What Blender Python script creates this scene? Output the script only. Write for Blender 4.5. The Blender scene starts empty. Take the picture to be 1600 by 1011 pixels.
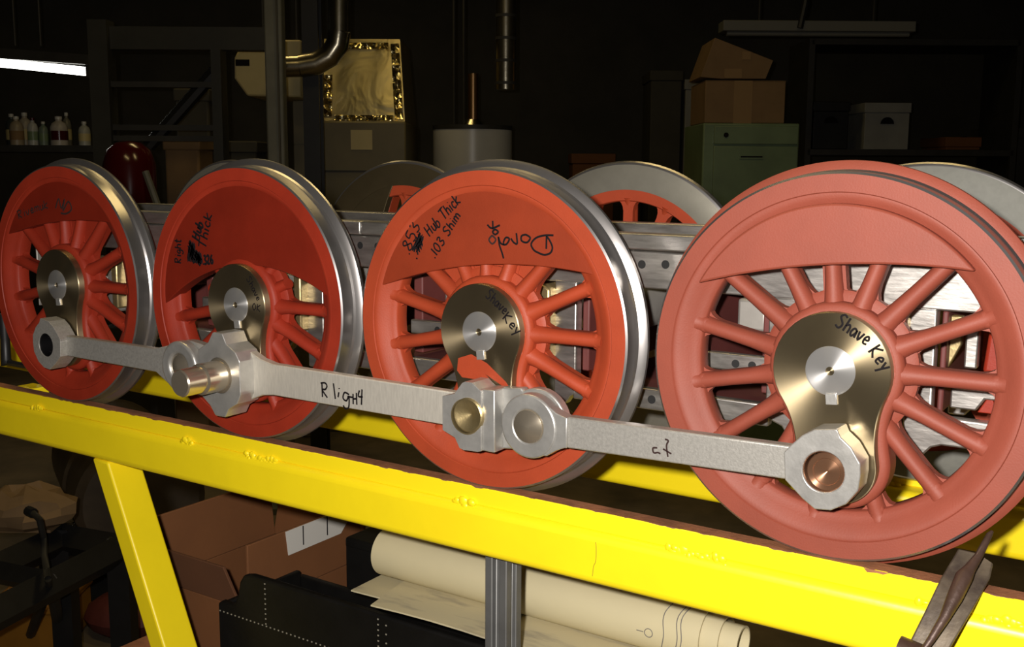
import bpy, math, random
from mathutils import Matrix, Vector
PI = math.pi
R_ = random.Random(7)
SC = bpy.context.scene
COL = SC.collection

# ------------------------------------------------------------------ units
S = 0.11            # one wheel radius (to the tread) in metres
AXZ = 1.09          # height of the axles above the floor
SP = 2.173          # axle spacing in wheel radii
def W(x, y, z): return Vector((x * S, y * S, AXZ + z * S))

# ------------------------------------------------------------------ camera
YAW, PITCH, ROLL = -0.585, -0.146, 0.006
CAM = W(8.094, -5.338, 1.020)
fw = Vector((math.sin(YAW) * math.cos(PITCH), math.cos(YAW) * math.cos(PITCH), math.sin(PITCH)))
r0 = fw.cross(Vector((0, 0, 1))).normalized(); u0 = r0.cross(fw)
rt = r0 * math.cos(ROLL) + u0 * math.sin(ROLL); up = -r0 * math.sin(ROLL) + u0 * math.cos(ROLL)
cd = bpy.data.cameras.new('camera'); cam = bpy.data.objects.new('camera', cd); COL.objects.link(cam)
cd.sensor_width = 36; cd.lens = 1661.4 / 1600 * 36; cd.shift_y = -3.1 / 1600; cd.clip_start = 0.02
M = Matrix((rt, up, -fw)).transposed().to_4x4(); M.translation = CAM
cam.matrix_world = M
SC.camera = cam

# ------------------------------------------------------------------ world, flash, exposure
wd = bpy.data.worlds.new('world'); SC.world = wd; wd.use_nodes = True
wd.node_tree.nodes['Background'].inputs[0].default_value = (0.9, 0.72, 0.42, 1)
wd.node_tree.nodes['Background'].inputs[1].default_value = 0.004
SC.view_settings.view_transform = 'Standard'; SC.view_settings.look = 'None'
SC.view_settings.exposure = 0.0; SC.view_settings.gamma = 1.0; SC.view_settings.use_curve_mapping = False
# the flash of the compact camera: just left of and above the lens
fl = bpy.data.lights.new('camera_flash', 'POINT'); fl.energy = 35.0; fl.color = (1.0, 0.94, 0.88); fl.shadow_soft_size = 0.009
flo = bpy.data.objects.new('camera_flash', fl); COL.objects.link(flo)
flo.location = CAM - rt * 0.035 + up * 0.025
# warm high-bay lamps under the roof of the shop
def bay(x, y, z, e, sx=1.2, sy=0.25, rz=0.0):
    l = bpy.data.lights.new('bay_lamp', 'AREA'); l.shape = 'RECTANGLE'; l.size = sx; l.size_y = sy; l.energy = e; l.color = (1.0, 0.74, 0.30)
    o = bpy.data.objects.new('bay_lamp', l); COL.objects.link(o); o.location = (x, y, z); o.rotation_euler = (0, 0, rz); return o
bay(0.1, 1.6, 3.3, 8)
bay(-2.4, 2.6, 3.3, 8)
b3 = room_xy = CAM + Vector((math.sin(YAW), math.cos(YAW), 0)) * 1.2 - Vector((math.cos(YAW), -math.sin(YAW), 0)) * 0.9
bay(b3.x, b3.y, 3.3, 8)  # unseen third lamp, added for the foil's golden glow

# ------------------------------------------------------------------ room frame: u right, v away from the camera, z up
fh = Vector((math.sin(YAW), math.cos(YAW), 0)); rh = Vector((math.cos(YAW), -math.sin(YAW), 0))
RZ = -YAW
def room(u, v, z): return Vector((CAM.x, CAM.y, 0)) + rh * u + fh * v + Vector((0, 0, z))
def ray(px, py): return fw + rt * ((px - 800) / 1661.4) + up * ((502.4 - py) / 1661.4)
def ruz(px, py, v):
    d = ray(px, py); d = d * (v / d.dot(fh)); return d.dot(rh), CAM.z + d.z
def atz(px, py, z):
    d = ray(px, py); d = d * ((z - CAM.z) / d.z); return d.dot(rh), d.dot(fh)

# ------------------------------------------------------------------ materials
def newmat(name):
    m = bpy.data.materials.new(name); m.use_nodes = True
    return m, m.node_tree.nodes, m.node_tree.links, m.node_tree.nodes['Principled BSDF']
def pmat(name, col, rough=0.5, metal=0.0, var=0.0, vscale=8.0, bump=0.0, bscale=60.0, spec=0.5, aniso=False, stretch=(1, 1, 1), rvar=0.0, col2=None, coat=0.0):
    m, N, L, b = newmat(name)
    b.inputs['Base Color'].default_value = (*col, 1); b.inputs['Roughness'].default_value = rough
    b.inputs['Metallic'].default_value = metal; b.inputs['Specular IOR Level'].default_value = spec
    if coat: b.inputs['Coat Weight'].default_value = coat; b.inputs['Coat Roughness'].default_value = 0.15
    tc = N.new('ShaderNodeTexCoord'); mp = N.new('ShaderNodeMapping'); mp.inputs['Scale'].default_value = stretch
    L.new(tc.outputs['Object'], mp.inputs[0])
    if var or col2 or rvar:
        n = N.new('ShaderNodeTexNoise'); n.inputs['Scale'].default_value = vscale; n.inputs['Detail'].default_value = 5; n.inputs['Roughness'].default_value = 0.6
        L.new(mp.outputs[0], n.inputs['Vector'])
        rp = N.new('ShaderNodeValToRGB')
        c2 = col2 or tuple(c * (1 - var) for c in col)
        rp.color_ramp.elements[0].position = 0.35; rp.color_ramp.elements[1].position = 0.65
        rp.color_ramp.elements[0].color = (*c2, 1); rp.color_ramp.elements[1].color = (*col, 1)
        L.new(n.outputs['Fac'], rp.inputs[0]); L.new(rp.outputs[0], b.inputs['Base Color'])
        if rvar:
            mr = N.new('ShaderNodeMapRange'); mr.inputs[3].default_value = rough - rvar; mr.inputs[4].default_value = rough + rvar
            L.new(n.outputs['Fac'], mr.inputs[0]); L.new(mr.outputs[0], b.inputs['Roughness'])
    if bump:
        n2 = N.new('ShaderNodeTexNoise'); n2.inputs['Scale'].default_value = bscale; n2.inputs['Detail'].default_value = 4
        L.new(mp.outputs[0], n2.inputs['Vector'])
        bp = N.new('ShaderNodeBump'); bp.inputs['Strength'].default_value = bump; bp.inputs['Distance'].default_value = 0.0015
        L.new(n2.outputs['Fac'], bp.inputs['Height']); L.new(bp.outputs[0], b.inputs['Normal'])
    if aniso:      # lathe-turned face: grooves run round the object's Y axis
        b.inputs['Anisotropic'].default_value = 0.85; b.inputs['Anisotropic Rotation'].default_value = 0.25
        vm = N.new('ShaderNodeVectorMath'); vm.operation = 'CROSS_PRODUCT'; vm.inputs[1].default_value = (0, 1, 0)
        L.new(tc.outputs['Object'], vm.inputs[0])
        vt = N.new('ShaderNodeVectorTransform'); vt.vector_type = 'VECTOR'; vt.convert_from = 'OBJECT'; vt.convert_to = 'WORLD'
        L.new(vm.outputs[0], vt.inputs[0])
        nz = N.new('ShaderNodeVectorMath'); nz.operation = 'NORMALIZE'; L.new(vt.outputs[0], nz.inputs[0])
        L.new(nz.outputs[0], b.inputs['Tangent'])
    return m
MT = {}
MT['red'] = pmat('red_oxide_paint', (0.37, 0.052, 0.017), 0.55, var=0.15, vscale=25, bump=0.08, bscale=900, spec=0.4)
MT['red_cw'] = pmat('deeper_red_paint', (0.27, 0.036, 0.011), 0.5, var=0.18, vscale=18, bump=0.06, bscale=900, spec=0.4)
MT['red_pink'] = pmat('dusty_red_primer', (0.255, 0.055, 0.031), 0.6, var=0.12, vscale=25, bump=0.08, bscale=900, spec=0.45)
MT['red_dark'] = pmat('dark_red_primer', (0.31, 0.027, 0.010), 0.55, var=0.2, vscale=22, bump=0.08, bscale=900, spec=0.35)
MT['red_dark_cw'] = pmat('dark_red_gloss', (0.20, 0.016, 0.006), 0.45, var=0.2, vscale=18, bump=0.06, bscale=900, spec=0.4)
MT['yellow'] = pmat('yellow_enamel', (0.95, 0.74, 0.010), 0.38, var=0.05, vscale=20, bump=0.08, bscale=90, spec=0.5)
MT['rust'] = pmat('bare_rusty_steel', (0.36, 0.14, 0.06), 0.75, var=0.45, vscale=40, bump=0.3, bscale=300)
MT['steel'] = pmat('machined_steel', (0.62, 0.60, 0.57), 0.3, 1.0, var=0.15, vscale=30, rvar=0.08)
MT['tread'] = pmat('turned_tread_steel', (0.50, 0.48, 0.47), 0.30, 0.93, var=0.1, vscale=30)
MT['backsteel'] = pmat('matt_turned_steel', (0.30, 0.285, 0.235), 0.5, 0.7, var=0.1, vscale=60, bump=0.06, bscale=1500)
MT['backshade'] = pmat('shaded_turned_steel', (0.16, 0.125, 0.065), 0.45, 0.85, var=0.1, vscale=60)  # back steel darkened: shade on the turned disc put into the colour
MT['hub'] = pmat('turned_hub_face', (0.33, 0.265, 0.16), 0.38, 0.93, var=0.12, vscale=25, aniso=True)  # brown tint puts warm reflections on the bare steel into the colour
MT['axle'] = pmat('turned_axle_end', (0.84, 0.83, 0.81), 0.3, 0.85, aniso=True)
MT['cast'] = pmat('milled_aluminium', (0.42, 0.405, 0.37), 0.45, 0.45, var=0.2, vscale=500, bump=0.12, bscale=900)
MT['backpale'] = pmat('pale_matt_steel', (0.20, 0.20, 0.175), 0.65, 0.3, var=0.1, vscale=200)
MT['hole_dark'] = pmat('hole_shade_steel', (0.03, 0.028, 0.03), 0.25, 0.8)  # pin and bushing steel blackened: the open hole's shade in the colour
MT['cast_light'] = pmat('pale_milled_aluminium', (0.62, 0.585, 0.51), 0.5, 0.4, var=0.15, vscale=200, bump=0.1, bscale=700, stretch=(3, 1, 0.5))
MT['cast_polish'] = pmat('bright_milled_aluminium', (0.56, 0.55, 0.52), 0.36, 0.65, var=0.2, vscale=60, bump=0.06, bscale=500, rvar=0.08)
MT['pin'] = pmat('polished_pin_steel', (0.62, 0.54, 0.42), 0.22, 0.85, rvar=0.05, vscale=30)
MT['bronze'] = pmat('turned_bronze', (0.36, 0.19, 0.11), 0.3, 0.8, aniso=True)
MT['brass'] = pmat('rough_brass', (0.56, 0.44, 0.22), 0.38, 0.85, var=0.3, vscale=60, bump=0.15, bscale=200)
MT['frame'] = pmat('scratched_frame_steel', (0.58, 0.555, 0.52), 0.36, 0.90, var=0.3, vscale=30, bump=0.10, bscale=90, stretch=(1, 1, 5), rvar=0.1)
MT['framegrey'] = pmat('grey_frame_steel', (0.36, 0.34, 0.31), 0.5, 0.5, var=0.2, vscale=30)
MT['maroon'] = pmat('maroon_primer', (0.13, 0.030, 0.026), 0.6, var=0.2, vscale=30)
MT['iron_black'] = pmat('black_painted_iron', (0.014, 0.014, 0.015), 0.45, var=0.3, vscale=20)
MT['black'] = pmat('hole_shade_black', (0.006, 0.006, 0.006), 0.7)  # stands in for the shade inside drilled holes
MT['ink'] = pmat('black_marker_ink', (0.010, 0.008, 0.009), 0.7, spec=0.1)
MT['inkgrey'] = pmat('worn_marker_ink', (0.035, 0.02, 0.018), 0.8, spec=0.1)
MT['crack'] = pmat('hairline_paint_crack', (0.40, 0.30, 0.01), 0.6)
MT['postmetal'] = pmat('grey_extrusion', (0.17, 0.17, 0.165), 0.45, 0.5, var=0.2, vscale=40)

# ------------------------------------------------------------------ mesh builder
class MB:
    def __init__(s): s.v = []; s.f = []; s.m = []
    def face(s, ids, m=0): s.f.append(tuple(ids)); s.m.append(m)
    def add(s, verts): b = len(s.v); s.v += [tuple(p) for p in verts]; return b
    def box(s, x0, x1, y0, y1, z0, z1, m=0, top=None):
        b = s.add([(x, y, z) for z in (z0, z1) for y in (y0, y1) for x in (x0, x1)])
        for k, q in enumerate([(0, 2, 3, 1), (4, 5, 7, 6), (0, 1, 5, 4), (2, 6, 7, 3), (0, 4, 6, 2), (1, 3, 7, 5)]):
            s.face([b + i for i in q], top if (k == 1 and top is not None) else m)
        return s
    def hexa(s, pts, m=0):   # 8 points: bottom ring 0-3, top ring 4-7
        b = s.add(pts)
        for q in [(3, 2, 1, 0), (4, 5, 6, 7), (0, 1, 5, 4), (1, 2, 6, 5), (2, 3, 7, 6), (3, 0, 4, 7)]: s.face([b + i for i in q], m)
        return s
    def lathe(s, prof, n=64, c=(0, 0), mats=None, closed=True, a0=0.0):   # profile (r, y) round the Y axis
        k = len(prof); b = len(s.v)
        for i in range(n):
            a = 2 * PI * i / n + a0
            for r, y in prof: s.v.append((c[0] + r * math.cos(a), y, c[1] + r * math.sin(a)))
        for i in range(n):
            j = (i + 1) % n
            for q in range(k if closed else k - 1):
                p = (q + 1) % k
                s.face((b + i * k + q, b + i * k + p, b + j * k + p, b + j * k + q), mats[q] if mats else 0)
        return s
    def disc(s, r, y0, y1, c=(0, 0), n=40, m=0): # solid cylinder along Y
        b = len(s.v)
        for y in (y0, y1):
            for i in range(n): a = 2 * PI * i / n; s.v.append((c[0] + r * math.cos(a), y, c[1] + r * math.sin(a)))
        s.face([b + i for i in range(n)], m); s.face([b + n + i for i in range(n)][::-1], m)
        for i in range(n): j = (i + 1) % n; s.face((b + i, b + n + i, b + n + j, b + j), m)
        return s
    def vcyl(s, c, r, z0, z1, n=24, m=0, r1=None):
        b = len(s.v); r1 = r if r1 is None else r1
        for z, q in ((z0, r), (z1, r1)):
            for i in range(n): a = 2 * PI * i / n; s.v.append((c[0] + q * math.cos(a), c[1] + q * math.sin(a), z))
        s.face([b + i for i in range(n)][::-1], m); s.face([b + n + i for i in range(n)], m)
        for i in range(n): j = (i + 1) % n; s.face((b + i, b + j, b + n + j, b + n + i), m)
        return s
    def prism(s, poly, y0, y1, m=0, mside=None):
        n = len(poly); b = s.add([(x, y0, z) for x, z in poly] + [(x, y1, z) for x, z in poly])
        ms = m if mside is None else mside
        s.face([b + i for i in range(n)], m); s.face([b + n + i for i in range(n)][::-1], m)
        for i in range(n): j = (i + 1) % n; s.face((b + i, b + n + i, b + n + j, b + j), ms)
        return s
    def ring(s, poly, c, rh_, y0, y1, n=64, m=0):   # star-shaped outline with a round hole
        def edge(a):
            dx, dz = math.cos(a), math.sin(a); best = None
            for i in range(len(poly)):
                x1, z1 = poly[i][0] - c[0], poly[i][1] - c[1]; x2, z2 = poly[(i + 1) % len(poly)][0] - c[0], poly[(i + 1) % len(poly)][1] - c[1]
                ex, ez = x2 - x1, z2 - z1; den = dx * ez - dz * ex
                if abs(den) < 1e-9: continue
                t = (x1 * ez - z1 * ex) / den; q = (x1 * dz - z1 * dx) / den
                if t > 0 and -1e-6 <= q <= 1 + 1e-6 and (best is None or t > best): best = t
            return best or 0.1
        an = sorted(set([2 * PI * i / n for i in range(n)] + [math.atan2(z - c[1], x - c[0]) % (2 * PI) for x, z in poly]))
        an = [a for i, a in enumerate(an) if i == 0 or a - an[i - 1] > 1e-4]; k = len(an); b = len(s.v)
        for a in an:
            e = edge(a); ca, sa = math.cos(a), math.sin(a)
            for r, y in ((e, y0), (e, y1), (rh_, y1), (rh_, y0)): s.v.append((c[0] + r * ca, y, c[1] + r * sa))
        for i in range(k):
            j = (i + 1) % k
            for q in range(4): p = (q + 1) % 4; s.face((b + i * 4 + q, b + i * 4 + p, b + j * 4 + p, b + j * 4 + q), m)
        return s
    def tube(s, pts, rad, n=10, m=0, sq=(1, 1), upv=(0, 1, 0)):
        pts = [Vector(p) for p in pts]; rad = rad if isinstance(rad, (list, tuple)) else [rad] * len(pts)
        b = len(s.v); k = len(pts); side = None
        for i, p in enumerate(pts):
            t = (pts[min(i + 1, k - 1)] - pts[max(i - 1, 0)]).normalized()
            a = Vector(upv); a = a - t * a.dot(t)
            if a.length < 1e-3: a = Vector((1, 0.3, 0.2)); a = a - t * a.dot(t)
            a.normalize(); c = t.cross(a)
            if side is not None and c.dot(side) < 0: pass
            side = c
            for q in range(n):
                w = 2 * PI * q / n
                s.v.append(tuple(p + c * (rad[i] * sq[0] * math.cos(w)) + a * (rad[i] * sq[1] * math.sin(w))))
        for i in range(k - 1):
            for q in range(n):
                w = (q + 1) % n; s.face((b + i * n + q, b + i * n + w, b + (i + 1) * n + w, b + (i + 1) * n + q), m)
        s.face([b + q for q in range(n)][::-1], m); s.face([b + (k - 1) * n + q for q in range(n)], m)
        return s
    def ball(s, c, r, n=10, k=6, m=0):
        b = len(s.v); r = r if isinstance(r, (tuple, list)) else (r, r, r)
        s.v.append((c[0], c[1], c[2] - r[2]))
        for i in range(1, k):
            t = -PI / 2 + PI * i / k
            for q in range(n):
                a = 2 * PI * q / n; s.v.append((c[0] + r[0] * math.cos(t) * math.cos(a), c[1] + r[1] * math.cos(t) * math.sin(a), c[2] + r[2] * math.sin(t)))
        s.v.append((c[0], c[1], c[2] + r[2])); e = len(s.v) - 1
        for q in range(n):
            w = (q + 1) % n; s.face((b, b + 1 + w, b + 1 + q), m); s.face((e, b + 1 + (k - 2) * n + q, b + 1 + (k - 2) * n + w), m)
            for i in range(k - 2): s.face((b + 1 + i * n + q, b + 1 + i * n + w, b + 1 + (i + 1) * n + w, b + 1 + (i + 1) * n + q), m)
        return s
    def build(s, name, mats, parent=None, scale=S, bevel=0.0, seg=2, smooth=35, loc=None, rot=None):
        me = bpy.data.meshes.new(name); me.from_pydata([(x * scale, y * scale, z * scale) for x, y, z in s.v], [], s.f)
        mats = mats if isinstance(mats, (list, tuple)) else [mats]
        for m in mats: me.materials.append(MT[m] if isinstance(m, str) else m)
        me.polygons.foreach_set('material_index', s.m)
        import bmesh
        bm = bmesh.new(); bm.from_mesh(me); bmesh.ops.recalc_face_normals(bm, faces=bm.faces); bm.to_mesh(me); bm.free()
        if smooth: me.shade_smooth(); me.set_sharp_from_angle(angle=math.radians(smooth))
        o = bpy.data.objects.new(name, me); COL.objects.link(o)
        if parent is not None: o.parent = parent
        if loc is not None: o.location = loc
        if rot is not None: o.rotation_euler = rot
        if bevel:
            bv = o.modifiers.new('bevel', 'BEVEL'); bv.width = bevel * scale; bv.segments = seg; bv.limit_method = 'ANGLE'; bv.angle_limit = math.radians(40)
            bv.harden_normals = False
        return o
def tag(o, label, cat, group=None):
    o['label'] = label; o['category'] = cat
    if group: o['group'] = group
    return o
def thing(name, label, cat, loc=(0, 0, 0), rot=(0, 0, 0), group=None):
    o = bpy.data.objects.new(name, None); COL.objects.link(o); o.empty_display_size = 0.05
    o.location = loc; o.rotation_euler = rot
    return tag(o, label, cat, group)
def struct(o): o['kind'] = 'structure'; return o
def arc(c, r, a0, a1, n=12): return [(c[0] + r * math.cos(math.radians(a0 + (a1 - a0) * i / n)), c[1] + r * math.sin(math.radians(a0 + (a1 - a0) * i / n))) for i in range(n + 1)]

# ------------------------------------------------------------------ hand lettering (stroke font, unit box 0..1 wide, 0..1 tall)
FONT = {
 '.': (0.3, [[(0.1, 0.0), (0.14, 0.05), (0.1, 0.06)]]), ' ': (0.45, []),
 '8': (0.7, [[(0.5, 0.85), (0.3, 1), (0.1, 0.85), (0.3, 0.55), (0.55, 0.25), (0.3, 0), (0.05, 0.2), (0.3, 0.5), (0.5, 0.85)]]),
 '5': (0.7, [[(0.55, 1), (0.15, 1), (0.1, 0.58), (0.4, 0.6), (0.55, 0.3), (0.35, 0.02), (0.05, 0.1)]]),
 '3': (0.7, [[(0.1, 0.9), (0.35, 1), (0.5, 0.8), (0.25, 0.55), (0.55, 0.3), (0.35, 0), (0.05, 0.1)]]),
 '1': (0.4, [[(0.2, 1), (0.18, 0)]]),
 '0': (0.7, [[(0.3, 1), (0.08, 0.6), (0.15, 0.1), (0.35, 0), (0.55, 0.4), (0.5, 0.9), (0.3, 1)]]),
 '2': (0.7, [[(0.08, 0.8), (0.3, 1), (0.5, 0.75), (0.1, 0.05), (0.55, 0.05)]]),
 '6': (0.7, [[(0.5, 1), (0.15, 0.55), (0.1, 0.15), (0.35, 0), (0.55, 0.25), (0.3, 0.5), (0.1, 0.25)]]),
 'H': (0.8, [[(0.1, 1), (0.08, 0)], [(0.6, 1), (0.55, 0)], [(0.08, 0.5), (0.58, 0.55)]]),
 'u': (0.6, [[(0.08, 0.6), (0.08, 0.15), (0.25, 0), (0.42, 0.2), (0.45, 0.6), (0.5, 0)]]),
 'b': (0.6, [[(0.1, 1), (0.08, 0), (0.35, 0.02), (0.45, 0.3), (0.3, 0.5), (0.08, 0.35)]]),
 'T': (0.75, [[(0.0, 0.95), (0.7, 1.0)], [(0.35, 0.98), (0.3, 0)]]),
 'h': (0.6, [[(0.1, 1), (0.08, 0)], [(0.08, 0.4), (0.3, 0.6), (0.45, 0.4), (0.45, 0)]]),
 'i': (0.3, [[(0.12, 0.6), (0.12, 0)], [(0.12, 0.85), (0.15, 0.9)]]),
 'c': (0.55, [[(0.45, 0.5), (0.25, 0.6), (0.08, 0.3), (0.25, 0), (0.48, 0.12)]]),
 'k': (0.6, [[(0.1, 1), (0.08, 0)], [(0.5, 0.65), (0.1, 0.3), (0.5, 0)]]),
 'S': (0.7, [[(0.58, 0.9), (0.3, 1), (0.1, 0.75), (0.5, 0.35), (0.35, 0), (0.03, 0.1)]]),
 'm': (0.8, [[(0.06, 0.6), (0.06, 0)], [(0.06, 0.4), (0.22, 0.6), (0.35, 0.4), (0.35, 0)], [(0.35, 0.4), (0.52, 0.6), (0.65, 0.4), (0.65, 0)]]),
 'a': (0.6, [[(0.42, 0.5), (0.2, 0.58), (0.06, 0.25), (0.22, 0), (0.42, 0.3), (0.44, 0.55), (0.5, 0)]]),
 'v': (0.55, [[(0.05, 0.6), (0.22, 0), (0.45, 0.62)]]),
 'e': (0.55, [[(0.08, 0.3), (0.42, 0.35), (0.3, 0.6), (0.1, 0.4), (0.15, 0.05), (0.45, 0.08)]]),
 'K': (0.7, [[(0.1, 1), (0.08, 0)], [(0.55, 0.95), (0.1, 0.45), (0.55, 0)]]),
 'y': (0.55, [[(0.05, 0.6), (0.22, 0.1)], [(0.45, 0.62), (0.1, -0.4)]]),
 'R': (0.75, [[(0.1, 1), (0.1, 0)], [(0.0, 0.95), (0.35, 1.0), (0.5, 0.8), (0.35, 0.55), (0.1, 0.5), (0.5, 0)]]),
 'g': (0.55, [[(0.42, 0.5), (0.2, 0.58), (0.06, 0.3), (0.22, 0.08), (0.42, 0.35), (0.42, -0.2), (0.2, -0.4), (0.05, -0.25)]]),
 't': (0.5, [[(0.22, 1), (0.2, 0.05), (0.4, 0)], [(0.02, 0.65), (0.45, 0.68)]]),
 '4': (0.65, [[(0.15, 1), (0.08, 0.5), (0.55, 0.52)], [(0.5, 1), (0.42, 0)]]),
 'l': (0.3, [[(0.12, 1), (0.1, 0)]]),
 'N': (0.7, [[(0.08, 0), (0.1, 0.7), (0.45, 0.02), (0.5, 0.7)]]),
 'O': (0.7, [[(0.3, 1), (0.05, 0.5), (0.3, 0), (0.58, 0.5), (0.3, 1)]]),
 '#': (0.9, [[(0, 0.1), (0.5, 0.9), (0.15, 0.05), (0.65, 0.95), (0.3, 0), (0.8, 0.9), (0.45, 0), (0.9, 0.9)], [(0, 0.6), (0.9, 0.5), (0.05, 0.35), (0.85, 0.3), (0, 0.8), (0.9, 0.75)]]),
}
def smoothline(p, n=4):
    if len(p) < 3: return p
    out = []
    for i in range(len(p) - 1):
        p0 = p[max(i - 1, 0)]; p1 = p[i]; p2 = p[i + 1]; p3 = p[min(i + 2, len(p) - 1)]
        for k in range(n):
            t = k / n
            out.append(tuple(0.5 * (2 * p1[j] + (p2[j] - p0[j]) * t + (2 * p0[j] - 5 * p1[j] + 4 * p2[j] - p3[j]) * t * t + (3 * p1[j] - p0[j] - 3 * p2[j] + p3[j]) * t ** 3) for j in (0, 1)))
    out.append(p[-1]); return out
def strokes(mb, lines, y, w, m=0):
    for l in lines:
        l = smoothline(l); mb.tube([(x, y, z) for x, z in l], w, 6, m, sq=(1, 0.28))
def write(mb, txt, p0, p1, h, y, w, m=0, bend=0.0):
    tot = sum(FONT[c][0] for c in txt); dx, dz = p1[0] - p0[0], p1[1] - p0[1]; ln = math.hypot(dx, dz); ux, uz = dx / ln, dz / ln; k = ln / tot; x = 0
    out = []
    for c in txt:
        a, st = FONT[c]
        for l in st:
            q = []
            for px, pz in l:
                t = (x + px) * k; s_ = t / ln; off = bend * (1 - (2 * s_ - 1) ** 2) + pz * h
                q.append((p0[0] + ux * t - uz * off, p0[1] + uz * t + ux * off))
            out.append(q)
        x += a
    strokes(mb, out, y, w, m)

# ================================================================== WHEELS
PHI = -math.radians(6)
def loc2(x, z):   # point measured relative to the hub -> coordinates in the turned wheel
    c, s_ = math.cos(-PHI), math.sin(-PHI); return (x * c + z * s_, -x * s_ + z * c)
def locl(l): return [loc2(*p) for p in l]
TYRE = [(0.900, 0.0), (0.988, 0.0), (1.0, 0.008), (1.0, 0.112), (1.010, 0.126), (1.036, 0.136), (1.055, 0.150), (1.057, 0.168), (1.046, 0.192), (1.030, 0.200), (0.842, 0.200), (0.842, 0.03), (0.895, 0.008)]
RIM = [(0.895, 0.006), (0.885, 0.004), (0.865, 0.014), (0.845, 0.022), (0.815, 0.046), (0.785, 0.064), (0.762, 0.074), (0.755, 0.086), (0.755, 0.175), (0.762, 0.185), (0.843, 0.190), (0.843, 0.03)]
def teardrop(d=0.0, n=14):
    r1, r2, zc = 0.300 + d, 0.205 + d, -0.485
    right = arc((0, 0), r1, 90, -32, n)
    p0 = right[-1]; q = (0.205 + d * 0.8, -0.29); p1 = arc((0, zc), r2, 5, 5, 1)[0]
    mid = []
    for i in range(1, 8):
        t = i / 8; mid.append(((1 - t) ** 2 * p0[0] + 2 * t * (1 - t) * q[0] * 0.93 + t * t * p1[0], (1 - t) ** 2 * p0[1] + 2 * t * (1 - t) * q[1] + t * t * p1[1]))
    low = arc((0, zc), r2, 5, -90, n)
    half = right + mid + low
    return half + [(-x, z) for x, z in half[-2:0:-1]]
def spoke_mesh(a, r0_, r1_, hidden=False):
    ca, sa = math.cos(a), math.sin(a); mb = MB()
    prof = [(0.0, 1.5), (0.08, 1.3), (0.18, 1.1), (0.35, 0.97), (0.6, 0.92), (0.8, 0.94), (0.9, 1.0), (0.96, 1.12), (1.0, 1.3)]
    if hidden: prof = [(0.0, 1.4), (0.2, 1.1), (0.5, 0.95), (0.8, 0.9), (1.0, 0.85)]
    pts, rad = [], []
    for t, k in prof:
        r = r0_ + (r1_ - r0_) * t; pts.append((r * ca, 0.098 + (0.022 * max(0, t - 0.75) * 4 if not hidden else 0.01 * t), r * sa)); rad.append(0.047 * k)
    mb.tube(pts, rad, 14, sq=(1.0, 1.3))
    # the flat casting behind the round spoke, flaring into hub and rim with rounded corners
    re_ = r1_ if hidden else 0.760
    if re_ > 0.47 and r0_ < 0.45:
        hw_ = [(0.33, 0.070), (0.375, 0.074), (0.395, 0.060), (0.425, 0.047), (0.47, 0.040)] + [(re_ - 0.08, 0.040), (re_ - 0.045, 0.047), (re_ - 0.02, 0.060), (re_ - 0.006, 0.076), (re_, 0.10)] if re_ > 0.62 else [(0.33, 0.070), (0.385, 0.079), (0.40, 0.060), (re_ - 0.03, 0.058), (re_, 0.075)]
        pl = [(r, w) for r, w in hw_] + [(r, -w) for r, w in hw_[::-1]]
        mb.prism([(r * ca - w * sa, r * sa + w * ca) for r, w in pl], 0.112, 0.168)
    elif r0_ >= 0.45:
        hw_ = [(r0_, 0.055), (re_ - 0.09, 0.042), (re_ - 0.05, 0.05), (re_ - 0.02, 0.064), (re_, 0.10)]
        pl = [(r, w) for r, w in hw_] + [(r, -w) for r, w in hw_[::-1]]
        mb.prism([(r * ca - w * sa, r * sa + w * ca) for r, w in pl], 0.112, 0.168)
    if not hidden: mb.ball((0.757 * ca, 0.088, 0.757 * sa), (0.046, 0.036, 0.046), 10, 7)
    return mb
def cwpoly(ro, half, mid):
    a0, a1 = 90 - half, 90 + half
    top = arc((0, 0), ro, a0, a1, 40)
    xl, zl = top[-1]; sag = mid - zl; rr = (xl * xl + sag * sag) / (2 * sag); zc = mid - rr
    be = math.degrees(math.asin(min(1, abs(xl) / rr)))
    if sag > abs(xl): be = 180 - be
    return top + arc((0, zc), rr, 90 + be, 90 - be, 24)[1:-1]
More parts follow.
